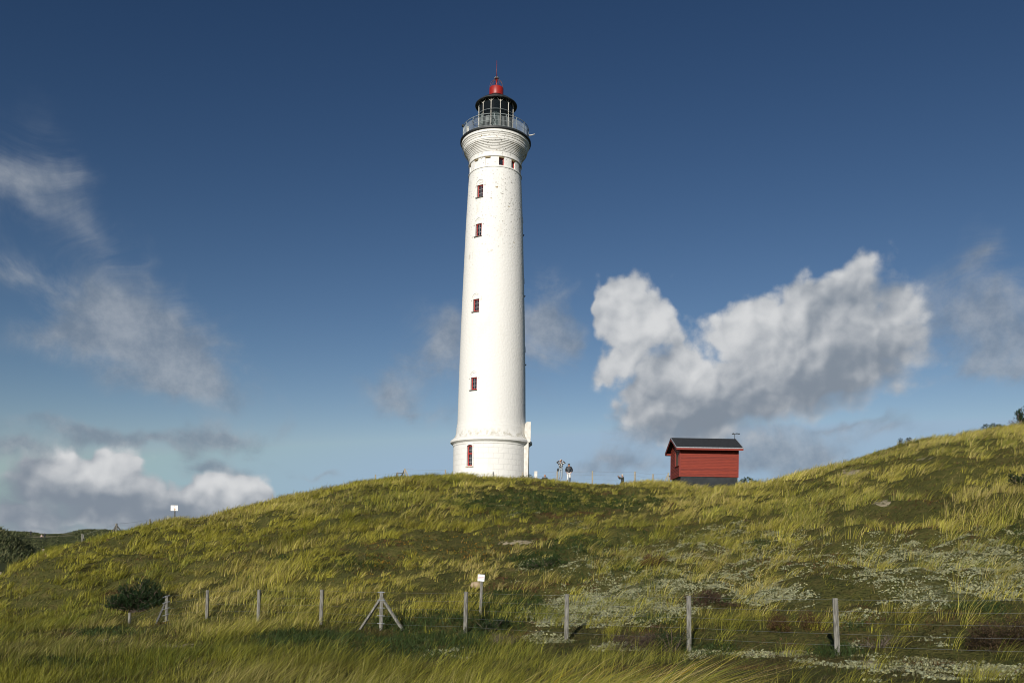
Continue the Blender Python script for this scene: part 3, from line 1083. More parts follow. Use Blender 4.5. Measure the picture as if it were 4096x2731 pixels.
r1, o1, p1 = small_fence('wire_fence', 'wire fence on the crest between the lighthouse and the red hut', 79.0,
                         [(2090, 1888, 1.2), (2229, 1884, 1.25), (2370, 1883, 1.25), (2540, 1885, 1.25), (2612, 1895, 1.2), (2674, 1890, 1.25)], (.03, .36, .75))
brace(r1, o1, p1[-1], -1.35, 0, .06)
brace(r1, o1, p1[-1], .55, .6, .02)
MB().tube([p1[-1] - o1 - Vector((0, .02, .33)), p1[-1] - o1 - Vector((-.9, -.3, .36))], .07, 4, smooth=False).build('rail', M_postd, r1)
r2, o2, p2 = small_fence('wire_fence', 'wire fence with a braced post on the crest at the foot of the lighthouse', 79.0,
                         [(1502, 1897, 1.0), (1590, 1888, .9), (1619, 1873, 1.3), (1782, 1878, 1.1)], (.03, .5), M_pale)
brace(r2, o2, p2[2], -1.1, .3, .10, M_postd)
brace(r2, o2, p2[2], .95, .2, .04)
brace(r2, o2, p2[1], -.55, 0, .03, M_postd, .09)
MB().tube([p2[1] - o2 - Vector((0, 0, .12)), p2[2] - o2 - Vector((0, 0, .42))], .05, 4, smooth=False).build('rail', M_postd, r2)
r3, o3, p3 = small_fence('wire_fence', 'wire fence dropping from a braced post down the left dune slope', 60.0,
                         [(330, 2134, .9, 60), (466, 2092, 1.25, 61), (600, 2075, 1.1, 66)], (.04, .45), M_post)
brace(r3, o3, p3[1], -.62, -.3, .12, M_postd)
brace(r3, o3, p3[1], .62, .3, .12, M_postd)

# short marker posts on the left slope
for k, (px, py, hpx, d, lab) in enumerate([(335, 2138, 30, 52, 'short pale marker post beside the sandy dip at the far left dune'),
                                           (176, 2194, 26, 40, 'thin white marker post alone in the grass of the left slope'),
                                           (2, 2286, 30, 36, 'small pale marker post at the left edge of the grass slope')]):
    g = ground_at(px, py + hpx * .5, 25)
    t = at(px, py, g.y)
    h = max(t.z - g.z, .25)
    o = post_mesh((0, 0, 0), h, .0022 * g.y if k else .10).build('marker_post', M_pale if k else M_whitem)
    o.location = (t.x, t.y, t.z - h)
    tag(o, lab, 'post', 'marker posts on the left slope')

# ------------------------------------------------------------------ signs
M_signw = pmat('white_sign_enamel', (.80, .80, .80), (.74, .74, .73), 3, .35)


def text_mesh(s, size, m, parent, loc, rot, squeeze=1.0, name='lettering'):
    cu = bpy.data.curves.new(name, 'FONT')
    cu.body, cu.size, cu.align_x, cu.align_y = s, size, 'CENTER', 'CENTER'
    cu.extrude = .0015
    tmp = bpy.data.objects.new('lettering_curve', cu)
    COL.objects.link(tmp)
    me = bpy.data.meshes.new_from_object(tmp.evaluated_get(bpy.context.evaluated_depsgraph_get()))
    bpy.data.objects.remove(tmp, do_unlink=True)
    me.materials.clear()
    me.materials.append(m)
    o = bpy.data.objects.new(name, me)
    o.location, o.rotation_euler, o.scale = loc, rot, (squeeze, 1, 1)
    COL.objects.link(o)
    o.parent = parent
    return o


M_letter = pmat('red_lettering', (.55, .05, .06), (.50, .06, .07), 3, .5)
sf = ground_at(1922, 2458, 22)
DS = sf.y
st = at(1927.5, 2296, DS)
gz = sf.z
SG = empty('warning_sign', (sf.x, sf.y, gz))
tag(SG, 'square white sign with red lettering on a grey post behind the fence', 'sign')
hp = st.z - gz
tilt = (st.x - sf.x) / hp
MB().tube([(-.5 * tilt, 0, -.5), (tilt * (hp - .05), 0, hp - .05)], .050, 6, smooth=False, twist=.4).build('post', M_post, SG)
SB = DS / 31.0
bd = empty('board', (tilt * hp - .02, -.06, hp - .125 * SB))
bd.parent = SG
bd.scale = (SB, SB, SB)
bd.rotation_euler = (0, math.radians(3.4), 0)
bo = MB().box((-.125, -.006, -.125), (.125, .006, .125)).build('board_panel', M_signw, bd, bevel=.004)
text_mesh('FÆRDSEL IKKE TILLADT', .038, M_letter, bd, (0, -.0085, .025), (PI / 2, 0, 0), .52)
text_mesh('UDENFOR DE ANLAGTE STIER', .028, M_letter, bd, (0, -.0085, -.030), (PI / 2, 0, 0), .56)

M_rust = pmat('rusty_enamel', (.80, .77, .70), (.60, .50, .38), 3.5, .5, contrast=(.55, .8))
DL = 62.5
sl = at(695.5, 2031, DL)
g = Hs(sl.x + .05, sl.y)
SL_ = empty('warning_sign', (sl.x + .06, sl.y, g))
tag(SL_, 'white rust streaked sign board on a short post on the left skyline', 'sign')
MB().tube([(0, .04, -.4), (0, .04, sl.z - g + .12)], .045, 6, smooth=False).build('post', M_postd, SL_)
b2 = MB().box((-.29, -.012, sl.z - g - .20), (.24, .004, sl.z - g + .20)).build('board_panel', M_rust, SL_, bevel=.004)
rs = MB().box((-.045, -.018, sl.z - g + .12), (-.015, -.0125, sl.z - g + .18)).box((-.045, -.018, sl.z - g - .12), (-.018, -.0125, sl.z - g + .02))
rs.prism([(-.07, sl.z - g - .15), (.04, sl.z - g - .17), (.07, sl.z - g - .08), (.03, sl.z - g - .03), (-.01, sl.z - g - .12)], -.016, -.0125)
rs.build('rust_stain', pmat('rust', (.42, .17, .05), (.28, .10, .03), 9, .9), b2)

# pale stone beside the sign, low white wall by the porch
p = ground_at(1906, 2345, 25)
mb = MB().lathe([(.02, -.08), (.20, -.05), (.24, .04), (.20, .12), (.10, .17), (.01, .18)], 18)
so = mb.build('stone', pmat('pale_sandstone', (.42, .32, .20), (.32, .24, .15), 8, .9, .8))
so.location, so.scale = p, (1.0, .7, 1.0)
so.rotation_euler = (0, .12, .3)
tag(so, 'pale tan rounded stone lying behind the sign post', 'stone')
wl = at(2138, 1884, 82.5)
o = MB().box((-.02, -.15, -1.4), (.28, .15, .0)).build('low_wall', M_porch, None, bevel=.02)
o.location = wl
tag(o, 'low white wall end beside the lighthouse porch', 'wall', kind='thing')
# ------------------------------------------------------------------ grass and ground cover
M_blade = leaf_mat('grass_blades', .32, .55)
M_leaf = leaf_mat('small_leaves', .2, .6)
M_lichen = leaf_mat('pale_lichen', .0, .95)
YG, GR, STRAW, OLIVE, DARK, BROWN, ORANGE, BLUEG = [np.array(c) for c in (
    (.360, .330, .042), (.125, .155, .026), (.50, .400, .165), (.175, .155, .026), (.036, .058, .014), (.095, .052, .022), (.40, .22, .025), (.16, .19, .10))]


def blades(root, h, w, lean, width_dir, curl, seg=3):
    """arrays: root (n,3), h, w, lean (n,2) tip offset, width_dir angle, curl: how far the tip droops"""
    n = len(h)
    ts = np.linspace(0, 1, seg + 1)
    V = np.zeros((n, 2 * seg + 1, 3))
    wv = np.stack([np.cos(width_dir), np.sin(width_dir), np.zeros(n)], 1)
    for k, t in enumerate(ts):
        c = root.copy()
        c[:, :2] += lean * (.35 * t + .65 * t * t)[None] if np.ndim(t) else lean * (.35 * t + .65 * t * t)
        c[:, 2] += h * (t - curl * t ** 3)
        if k < seg:
            ww = (w * (1 - .55 * t) / 2)[:, None] * wv
            V[:, 2 * k], V[:, 2 * k + 1] = c - ww, c + ww
        else:
            V[:, 2 * seg] = c
    pat, sz = [], []
    for k in range(seg - 1):
        pat += [2 * k, 2 * k + 1, 2 * k + 3, 2 * k + 2]
        sz.append(4)
    pat += [2 * seg - 2, 2 * seg - 1, 2 * seg]
    sz.append(3)
    loops = (np.array(pat)[None] + (np.arange(n) * (2 * seg + 1))[:, None]).ravel()
    return V.reshape(-1, 3), loops, np.tile(sz, n)


def sample(n, y0, y1, a0=-.74, a1=.74, power=.33):
    a = RNG.uniform(a0, a1, n)
    q = power + 1
    Y = (RNG.random(n) * (y1 ** q - y0 ** q) + y0 ** q) ** (1 / q)
    X = a * Y
    Z = H(X, Y)
    yc = np.interp(a, CA, CD)
    px, py = proj(X, Y, Z)
    return X, Y, Z, px, py, yc


# patches of the hillside where the marram is thin: (px, py, rx, ry, how thin)
THIN = [(2250, 2010, 420, 75, .62), (1800, 2190, 330, 60, .90), (2080, 2165, 110, 26, 1.0), (2180, 2240, 170, 60, .80), (2450, 2150, 130, 50, .7), (1650, 2330, 200, 70, .45),
        (2080, 2380, 200, 90, .72), (2350, 2420, 240, 90, .88), (2560, 2400, 330, 120, .86), (2850, 2300, 280, 120, .45), (3150, 2240, 280, 110, .5), (3700, 2230, 430, 150, .60),
        (3050, 2420, 260, 60, .8), (3500, 2400, 380, 70, .6), (3900, 2330, 250, 80, .6), (3600, 2010, 260, 60, .35), (1750, 2520, 280, 60, .94), (2100, 2530, 260, 50, .9),
        (2500, 2580, 500, 75, .93), (3300, 2600, 800, 90, .93), (3900, 2600, 500, 130, .94), (3150, 2700, 900, 80, .95), (530, 2385, 125, 55, 1.0),
        (690, 2580, 110, 22, .97), (1440, 2565, 330, 46, .75), (1230, 2640, 200, 30, .6), (1750, 2600, 300, 50, .8), (430, 2535, 150, 24, .7), (1150, 2560, 150, 30, .8), (260, 2660, 160, 26, .5)]
LICH = LICHEN
DARKC = [(2160, 2250, 110, 42, 1), (2540, 2145, 70, 26, .9), (2330, 2190, 150, 50, .8), (2500, 2280, 70, 34, .8), (1700, 2490, 230, 42, 1), (1960, 2510, 150, 34, 1), (2030, 2430, 150, 70, .9), (2620, 2330, 70, 40, .6), (2300, 2310, 70, 34, .6),
         (2800, 2400, 110, 26, .6), (2640, 2480, 120, 26, .7), (3420, 2510, 60, 22, .8), (3350, 2610, 130, 26, .9), (2850, 2600, 110, 26, .8), (1760, 2560, 260, 26, .6), (2100, 2010, 420, 50, .55), (2500, 2010, 200, 40, .5), (1450, 2250, 110, 26, .7),
         (1100, 2230, 90, 20, .5), (1240, 2270, 110, 22, .5), (4060, 2150, 60, 50, .7), (3920, 2440, 110, 26, .8), (3040, 2180, 60, 22, .6), (1280, 2570, 260, 44, .55), (1700, 2590, 260, 50, .7), (1150, 2555, 130, 30, 1), (260, 2660, 160, 26, .7), (1160, 2510, 70, 20, .4), (430, 2530, 160, 22, .6), (1000, 2320, 80, 18, .4)]  # crowberry, plus left foreground patches coloured dark in place of shadow
ORAN = [(1760, 2200, 280, 46, .8), (900, 2236, 60, 24, .8), (960, 2262, 60, 18, .9), (1450, 2330, 90, 46, .9), (1600, 2260, 130, 40, .5), (740, 2560, 30, 8, .8), (3310, 2250, 60, 16, .5), (1850, 2140, 120, 24, .4)]


def tuft_field(n_c, y0, y1, margin, hmul=.80, nb=29):
    X, Y, Z, px, py, yc = sample(n_c, y0, y1)
    dens = 1 - ell(px, py, THIN, .45)
    clump = .55 * fbm(X / 1.6, Y / 1.6, 41, 3) + .45 * fbm(X / 4.2, Y / 4.2, 43, 3)
    right = sstep(2500, 2900, px) * (py < 2480)
    dens = dens * np.where(right > .5, sstep(.38, .55, clump) * .95, sstep(.30, .48, clump))
    keep = (RNG.random(n_c) < dens) & (Y < yc + margin)
    # keep clear of the hut, the tower and the posts
    keep &= ~((X > HN.x - .1) & (X < HN.x + 4.6) & (Y > 64.9) & (Y < 68.5)) & (np.hypot(X - TX, Y - TY) > 4.2)
    for t, h in tops:
        keep &= ~((np.abs(X - t.x * Y / t.y) < .22) & (Y < t.y + .1) & (Y > t.y - 3.2))
    keep &= ~((np.abs(X - sf.x * Y / sf.y) < .22) & (Y < sf.y + .1) & (Y > sf.y - 2.0))
    keep &= ~((np.hypot((px - 1527) / 150, (py - 2520) / 42) < 1) & (RNG.random(n_c) < .8))
    keep &= ~((px > 600) & (px < 690) & (py > 2440) & (py < 2560) & (RNG.random(n_c) < .8))
    X, Y, Z, px, py, clump = [q[keep] for q in (X, Y, Z, px, py, clump)]
    n = len(X)
    th = hmul * (.40 + .52 * RNG.random(n)) * (.72 + .6 * fbm(X / 4, Y / 4, 51, 2))
    th *= .62 + .76 * fbm(X / 1.3, Y / 1.3, 53, 2)
    th *= 1 - .45 * ell(px, py, [(2250, 2010, 420, 90), (1700, 2250, 420, 120, .8)], .5)
    th *= np.where((py > 2500) & (px > 1500), .85, 1)
    cnt = np.maximum(6, (nb * (.6 + .8 * RNG.random(n)))).astype(int)
    idx = np.repeat(np.arange(n), cnt)
    m = len(idx)
    # colours: broad drifts of yellow-green, green and straw, each tuft its own, each blade a little off
    dry = fbm(X / 7, Y / 7, 61, 3)
    grn = fbm(X / 5, Y / 5, 67, 3)
    wy = .62 + .6 * (fbm(X / 9, Y / 9, 71, 2) - .5)
    ws = np.clip((dry - .46) * 3.6, 0, 1) * .70 + .05 + .20 * right[keep] + .25 * ell(px, py, [(1150, 2460, 330, 60), (1400, 2430, 260, 60), (1900, 2330, 330, 90, .8), (2900, 2000, 500, 90, .5), (3300, 1950, 300, 70, .5)], .6)
    wg = np.clip((grn - .48) * 4, 0, 1) * .9 + .10 + .35 * ell(px, py, [(1700, 2620, 900, 90), (350, 2640, 520, 110, .8), (3300, 2100, 150, 40)], .6)
    wo = .20
    W = np.stack([np.clip(wy, .1, 1), wg, np.clip(ws, 0, 1), np.full(n, wo)], 1)
    W = W / W.sum(1, keepdims=True)
    pal = np.stack([YG, GR, STRAW, OLIVE])
    u = RNG.random(m)
    cw = np.cumsum(W, 1)[idx]
    pick = np.minimum((u[:, None] > cw).sum(1), 3)
    colr = pal[pick] * .62 + (W @ pal)[idx] * .38
    colr = colr * (.62 + 1.06 * RNG.random(m))[:, None] * (.62 + .82 * fbm(X / 1.5, Y / 1.5, 57, 3))[idx][:, None] * (.85 + .3 * RNG.random(n))[idx][:, None]
    fg_shade = sstep(2440, 2600, py - .02 * (px - 1500))  # foreground shade put into the blade colour, deepening towards the bottom
    colr = colr * (1 - fg_shade[idx][:, None] * np.array((.34, .31, .34)))
    ra = RNG.random(m) * 2 * PI
    rr = np.sqrt(RNG.random(m)) * .27 * (th[idx] / .6)
    root = np.stack([X[idx] + rr * np.cos(ra), Y[idx] + rr * np.sin(ra), Z[idx] - .05], 1)
    h = th[idx] * (.55 + .6 * RNG.random(m))
    gust = .62 + .5 * (fbm(X / 6, Y / 6, 81, 2) - .5)
    L = h * (gust[idx] + .34 * RNG.standard_normal(m) * .8)
    turn = RNG.normal(0, .42, n) + 1.6 * (fbm(X / 5, Y / 5, 85, 2) - .5)
    L = L * np.where(RNG.random(n) < .22, .35, 1.0)[idx]
    lean = np.stack([L * np.cos(turn[idx]) + .24 * h * np.cos(ra), L * np.sin(turn[idx]) - .05 * h + .30 * h * np.sin(ra)], 1)
    flat = RNG.random(m) < .13          # dry leaves hanging flat
    lean[flat] *= 1.3
    h = np.where(flat, h * .55, h)
    w = np.maximum(.0065, .00042 * root[:, 1]) * (.7 + .6 * RNG.random(m))
    return root, h, w, lean, RNG.random(m) * PI, .18 + .22 * RNG.random(m), colr


def add_parts(parts):
    V, Lp, S, C, off = [], [], [], [], 0
    for v, l, s, c in parts:
        V.append(v)
        Lp.append(l + off)
        S.append(s)
        C.append(c)
        off += len(v)
    return np.concatenate(V), np.concatenate(Lp), np.concatenate(S), np.concatenate(C)


def blade_part(args, seg=3):
    root, h, w, lean, wd, curl, c = args
    v, l, s = blades(root, h, w, lean, wd, curl, seg)
    return v, l, s, np.repeat(c, 2 * seg + 1, 0)


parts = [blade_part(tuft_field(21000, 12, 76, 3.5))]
# fine short fringe that fills between the tufts
X, Y, Z, px, py, yc = sample(46000, 12, 74)
keep = (RNG.random(len(X)) < (1 - .80 * ell(px, py, THIN, .4)) * .9) & (Y < yc + 1.5) & ~((X > HN.x - .1) & (X < HN.x + 4.6) & (Y > 64.9))
X, Y, Z = X[keep], Y[keep], Z[keep]
idx = np.repeat(np.arange(len(X)), 5)
m = len(idx)
h = (.10 + .22 * RNG.random(m))
cc = np.stack([OLIVE, GR, STRAW * .7, YG])[RNG.choice(4, m, p=[.42, .30, .16, .12])] * (.50 + .62 * RNG.random(m))[:, None]
cc = cc * (1 - .40 * sstep(2440, 2600, py[keep]))[idx][:, None]  # fringe colour takes the same painted foreground shade
root = np.stack([X[idx] + RNG.normal(0, .12, m), Y[idx] + RNG.normal(0, .12, m), Z[idx] - .03], 1)
lean = np.stack([h * (.55 + .5 * RNG.standard_normal(m)), h * .4 * RNG.standard_normal(m)], 1)
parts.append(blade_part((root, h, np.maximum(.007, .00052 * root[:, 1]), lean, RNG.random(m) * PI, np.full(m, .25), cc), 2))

# tall wind-blown marram close to the camera
fx, fy, fz = [], [], []
while len(fx) < 230:
    a, y = RNG.uniform(-.30, .33), RNG.uniform(5.6, 10.5)
    xx = HX + a * FOC
    dens = np.interp(xx, [1000, 1400, 1800, 2050, 2500, 2700, 2950, 3250], [.10, .25, .75, 1, 1, .45, .12, .05])
    if RNG.random() < dens and y < np.interp(xx, [1000, 1500, 2600, 3200], [10.5, 10, 9.2, 8.4]):
        fx.append(a * y), fy.append(y), fz.append(Hs(a * y, y))
fx, fy, fz = map(np.array, (fx, fy, fz))
cnt = RNG.integers(16, 36, len(fx))
idx = np.repeat(np.arange(len(fx)), cnt)
m = len(idx)
hmax = np.interp(HX + fx / fy * FOC, [900, 1400, 1800, 2100, 2500, 2700, 3000], [.42, .50, .66, .86, 1.16, 1.02, .60])
th = hmax * (.70 + .34 * RNG.random(len(fx)))
h = th[idx] * (.55 + .5 * RNG.random(m))
ra = RNG.random(m) * 2 * PI
root = np.stack([fx[idx] + .14 * np.cos(ra) * RNG.random(m), fy[idx] + .14 * np.sin(ra) * RNG.random(m), fz[idx] - .05], 1)
L = h * (1.0 + .34 * RNG.standard_normal(m))
lean = np.stack([L + .12 * h * np.cos(ra), -.05 * h + .22 * h * np.sin(ra)], 1)
cc = np.stack([YG, GR * 1.15, STRAW, np.array((.42, .27, .03))])[RNG.choice(4, m, p=[.42, .28, .20, .10])] * (.7 + .55 * RNG.random(m))[:, None]
parts.append(blade_part((root, h, .0058 + .0034 * RNG.random(m), lean, RNG.random(m) * PI, .10 + .25 * RNG.random(m), cc), 5))
V, Lp, S, C = add_parts(parts)
print('grass verts', len(V), 'faces', len(S))
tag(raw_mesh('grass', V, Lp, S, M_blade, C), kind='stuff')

# low ground cover: crowberry and moss, dark stand-ins for shadow, browned leaves, orange autumn leaves
X, Y, Z, px, py, yc = sample(120000, 13, 74)
bare = ell(px, py, THIN, .4)
dk, orn = ell(px, py, DARKC, .5), ell(px, py, ORAN, .6)
n1 = fbm(X / 1.3, Y / 1.3, 91, 3)
prob = np.clip(.26 + .75 * bare * sstep(.34, .52, n1) + dk, 0, 1) * (1 - ell(px, py, SAND, .4)) * (1 - .75 * ell(px, py, LICH, .4))
keep = (RNG.random(len(X)) < prob) & (Y < yc + 1) & ~((X > HN.x - .1) & (X < HN.x + 4.6) & (Y > 64.9))
X, Y, Z, px, py, dk, orn, n1 = [q[keep] for q in (X, Y, Z, px, py, dk, orn, n1)]
idx = np.repeat(np.arange(len(X)), 4)
m = len(idx)
base = np.where((dk[:, None] > .3 + .3 * (n1[:, None] - .5)), DARK, np.where(n1[:, None] > .52, np.array((.060, .048, .016)), np.array((.046, .055, .013))))
base = np.where((fbm(X / 2.2, Y / 2.2, 97, 2)[:, None] > .60) & (dk[:, None] < .4), BROWN * 1.1, base)
cc = base[idx] * (.6 + .9 * RNG.random(m))[:, None]
om = RNG.random(m) < orn[idx] * .42
cc[om] = ORANGE * (.5 + .7 * RNG.random(om.sum()))[:, None]
h = (.05 + .10 * RNG.random(m)) * (1 + .8 * dk[idx])
root = np.stack([X[idx] + RNG.normal(0, .10, m), Y[idx] + RNG.normal(0, .10, m), Z[idx] - .02 + .12 * dk[idx] * RNG.random(m)], 1)
lean = RNG.normal(0, 1, (m, 2)) * h[:, None] * .8
wd = np.maximum(.012, .00075 * root[:, 1]) * (.7 + .8 * RNG.random(m))
v, l, s = blades(root, h, wd, lean, RNG.random(m) * PI, np.full(m, .2), 2)
tag(raw_mesh('ground_cover', v, l, s, M_leaf, np.repeat(cc, 5, 0)), kind='stuff')

# reindeer lichen: clusters of small pale cushions
X, Y, Z, px, py, yc = sample(32000, 13, 66, -.2, .74)
li = ell(px, py, LICH, .6)
n1 = fbm(X / .8, Y / .8, 103, 3)
keep = (RNG.random(len(X)) < li * sstep(.28, .46, n1) * 1.7) & (Y < yc)
X, Y, Z = X[keep], Y[keep], Z[keep]
idx = np.repeat(np.arange(len(X)), 14)
m = len(idx)
x = X[idx] + RNG.normal(0, .11, m)
y = Y[idx] + RNG.normal(0, .09, m)
z = H(x, y) + .01
r = .014 + .030 * RNG.random(m) ** 1.6
dome = [(0, 0, .75)] + [(math.cos(2 * PI * k / 6) * q, math.sin(2 * PI * k / 6) * q, zz) for q, zz in ((.62, .5), (1, -.15)) for k in range(6)]
df = [(0, 1 + k, 1 + (k + 1) % 6) for k in range(6)] + [(1 + k, 7 + k, 7 + (k + 1) % 6, 1 + (k + 1) % 6) for k in range(6)]
M3 = np.zeros((m, 3, 3))
ang = RNG.random(m) * 2 * PI
M3[:, 0, 0], M3[:, 0, 1], M3[:, 1, 0], M3[:, 1, 1] = np.cos(ang) * r, -np.sin(ang) * r * .8, np.sin(ang) * r, np.cos(ang) * r * .8
M3[:, 2, 2] = r * (.6 + .7 * RNG.random(m))
v, l, s = stamp(dome, df, M3, np.stack([x, y, z], 1))
v += RNG.normal(0, .008, v.shape)
cc = np.array((.35, .355, .20)) * (.48 + .50 * RNG.random(m))[:, None] + np.array((.02, .01, -.005)) * RNG.standard_normal(m)[:, None]
tag(raw_mesh('lichen', v, l, s, M_lichen, np.clip(np.repeat(cc, 13, 0), .02, 1)), kind='stuff')

# coarse vegetation on the far dunes
n = 20000
a = RNG.uniform(-.78, -.38, n)
Y = np.where(RNG.random(n) < .5, RNG.uniform(120, 200, n), RNG.uniform(225, 330, n))
X = a * Y
Z = H(X, Y)
px, py = proj(X, Y, Z)
keep = (Z > -3.6) & (fbm(X / 9, Y / 9, 111, 3) > .38) & (ell(px, py, [(278, 2142, 26, 13), (165, 2152, 40, 9)], .3) < .5)
X, Y, Z = X[keep], Y[keep], Z[keep]
idx = np.repeat(np.arange(len(X)), 7)
m = len(idx)
h = .25 + .55 * RNG.random(m)
root = np.stack([X[idx] + RNG.normal(0, .7, m), Y[idx] + RNG.normal(0, .7, m), Z[idx] - .1], 1)
lean = np.stack([h * (.6 + .5 * RNG.standard_normal(m)), h * .4 * RNG.standard_normal(m)], 1)
cc = np.stack([np.array((.10, .118, .046)), np.array((.165, .165, .075)), np.array((.035, .048, .022))])[RNG.choice(3, m, p=[.45, .3, .25])] * (.6 + .7 * RNG.random(m))[:, None]
v, l, s = blades(root, h, .10 + .12 * RNG.random(m), lean, RNG.random(m) * PI, np.full(m, .2), 2)
tag(raw_mesh('dune_scrub', v, l, s, M_leaf, np.repeat(cc, 5, 0)), kind='stuff')
# ------------------------------------------------------------------ shrubs
M_bark = pmat('bark', (.075, .055, .04), (.13, .10, .075), 8, .9, .6)


def leafy(name, root_xyz, clumps, n, size, pal, label, cat, group=None, upright=.2, twig=True, narrow=.45, shell=.55):
    """shrub of small leaf faces; clumps: (dx, dy, dz, rx, ry, rz) about the root"""
    root = empty(name, root_xyz)
    tag(root, label, cat, group)
    w = np.array([c[3] * c[4] * c[5] for c in clumps]) ** .67
    pick = RNG.choice(len(clumps), n, p=w / w.sum())
    cl = np.array(clumps)[pick]
    d = RNG.standard_normal((n, 3))
    d /= np.linalg.norm(d, axis=1, keepdims=True)
    rad = (shell + (1 - shell) * RNG.random(n)) * (.82 + .36 * vn(d[:, 0] * 2.6 + pick, d[:, 2] * 2.6 + d[:, 1] * 2, 7))
    p = cl[:, :3] + d * cl[:, 3:] * rad[:, None]
    ok = p[:, 2] > -.04
    p, d = p[ok], d[ok]
    m = len(p)
    lean = d[:, :2] * size * .8 + RNG.normal(0, .6, (m, 2)) * size
    h = size * (upright + (1 - upright) * d[:, 2] * .7 + .5 * RNG.standard_normal(m) * .6)
    cc = np.array(pal)[RNG.integers(0, len(pal), m)] * (.6 + .8 * RNG.random(m))[:, None]
    v, l, s = blades(p, h, size * narrow * (.7 + .6 * RNG.random(m)), lean, RNG.random(m) * PI, np.full(m, .15), 2)
    raw_mesh('foliage', v, l, s, M_leaf, np.repeat(cc, 5, 0), root)
    if twig:
        mb = MB()
        for c in clumps:
            for k in range(4):
                e = Vector((c[0] + RNG.normal(0, .5) * c[3], c[1] + RNG.normal(0, .5) * c[4], c[2] + RNG.uniform(.2, .9) * c[5]))
                b0 = Vector((c[0] * .3, c[1] * .3, -.1))
                mb.tube([b0, b0.lerp(e, .5) + Vector((RNG.normal(0, .03), 0, .05)), e], [.02, .012, .005], 5)
        mb.build('stem', M_bark, root)
    return root


def pine(name, root_xyz, limbs, label, seed, needle=.085, shoots=9, cat='pine shrub', bare=()):
    """pine: a stem, bent limbs carrying bottle-brush shoots of needles; limbs: list of point lists with a crown radius"""
    rng = np.random.default_rng(seed)
    root = empty(name, root_xyz)
    tag(root, label, cat)
    wood = MB()
    P, D = [], []
    for li, (pts, r0, cr) in enumerate(limbs):
        pts = [Vector(p) for p in pts]
        wood.tube(pts, [r0 * (1 - .75 * k / (len(pts) - 1)) for k in range(len(pts))], 6)
        if cr <= 0:
            continue
        for k in range(int(shoots * 10 * cr)):
            t = rng.uniform(.25, 1.0) * (len(pts) - 1)
            i = min(int(t), len(pts) - 2)
            c = pts[i].lerp(pts[i + 1], t - i)
            off = rng.standard_normal(3)
            off /= np.linalg.norm(off)
            off[2] = abs(off[2]) * .8 + .15
            tip = np.array(c) + off * cr * rng.uniform(.45, 1.0) * np.array((1, .9, .8))
            if tip[2] < 0:
                continue
            dr = off * .7 + np.array((.15, 0, .55)) + rng.normal(0, .18, 3)
            P.append(tip)
            D.append(dr / np.linalg.norm(dr))
            if rng.random() < .35:
                wood.tube([c, Vector(tip)], [.012, .006], 4)
    for b in bare:
        wood.tube([Vector(p) for p in b], [.016] + [.010] * (len(b) - 2) + [.004], 4)
    wood.build('trunk', M_bark, root)
    P, D = np.array(P), np.array(D)
    nn = 30
    idx = np.repeat(np.arange(len(P)), nn)
    m = len(idx)
    t = rng.random(m)
    sl = .16
    base = P[idx] + D[idx] * ((t - .7) * sl)[:, None]
    sd = rng.standard_normal((m, 3))
    sd -= D[idx] * (sd * D[idx]).sum(1)[:, None]
    sd /= np.linalg.norm(sd, axis=1, keepdims=True)
    nd_ = sd * .75 + D[idx] * .75
    tip = nd_ * (needle * (.7 + .5 * rng.random(m)))[:, None]
    tone = (.55 + .9 * rng.random(len(P)))[idx]
    cc = np.stack([np.array((.016, .040, .014)), np.array((.028, .058, .018)), np.array((.040, .066, .022))])[rng.integers(0, 3, m)] * tone[:, None]
    v, l, s = blades(base, tip[:, 2], np.full(m, .016), tip[:, :2], rng.random(m) * PI, np.full(m, .1), 2)
    raw_mesh('foliage', v, l, s, M_leaf, np.repeat(cc, 5, 0), root)
    return root


# dark mountain pine on the left slope
g0 = ground_at(545, 2445, 22)
S_ = g0.y / 40.0
LB = []
for bx, bz, cr in ((-1.28, .18, .40), (-1.0, .50, .42), (-.62, .80, .45), (-.30, 1.05, .42), (.08, 1.32, .36), (.40, 1.48, .32), (.62, 1.15, .42), (.98, 1.0, .38), (.80, .60, .48), (.28, .75, .52), (-.35, .45, .55), (-.9, .15, .45), (.45, .20, .5), (1.12, .75, .30), (0, .1, .5),
                   (-.5, .08, .45), (.85, .15, .42), (1.10, .35, .34), (.1, .5, .5), (-.65, .35, .5)):
    bx, bz = bx * S_ * 1.12, bz * S_ * 1.0
    yy = RNG.uniform(-.45, .45)
    LB.append(([(.1, 0, -.15), (bx * .4, yy * .4, bz * .35), (bx * .8, yy * .8, bz * .7), (bx, yy, bz)], .05, cr * S_ * 1.12))
pine('pine_shrub', g0, LB, 'dark green mountain pine shrub in the grass above the short left fence posts', 3, .11, 15)

# pine on the right skyline, bare twigs on its left side
cr_ = float(np.interp(ray(4085, 1690)[0], CA, CD))
tb = at(4085, 1690, cr_ + .8)
tb.z = Hs(tb.x, tb.y)
TL = []
for bx, bz, cr in ((-.25, .95, .26), (-.05, 1.38, .20), (.10, 1.15, .28), (-.30, 1.12, .20), (.30, .95, .30), (.62, .90, .30), (.60, .62, .28), (.0, .80, .28), (.9, .7, .3), (.35, .6, .22)):
    TL.append(([(0, 0, -.2), (bx * .25, .02, bz * .4), (bx * .8, RNG.uniform(-.1, .15), bz * .8), (bx, RNG.uniform(-.15, .2), bz)], .05, cr))
BR = []
for k in range(16):
    ex, ez = RNG.uniform(-1.0, -.25), RNG.uniform(.45, .95)
    ez *= (1 + ex * .35)
    BR.append([(-.05, 0, -.05), (ex * .55, RNG.normal(0, .08), ez * .5), (ex * .85, RNG.normal(0, .1), ez * .8), (ex, RNG.normal(0, .1), ez)])
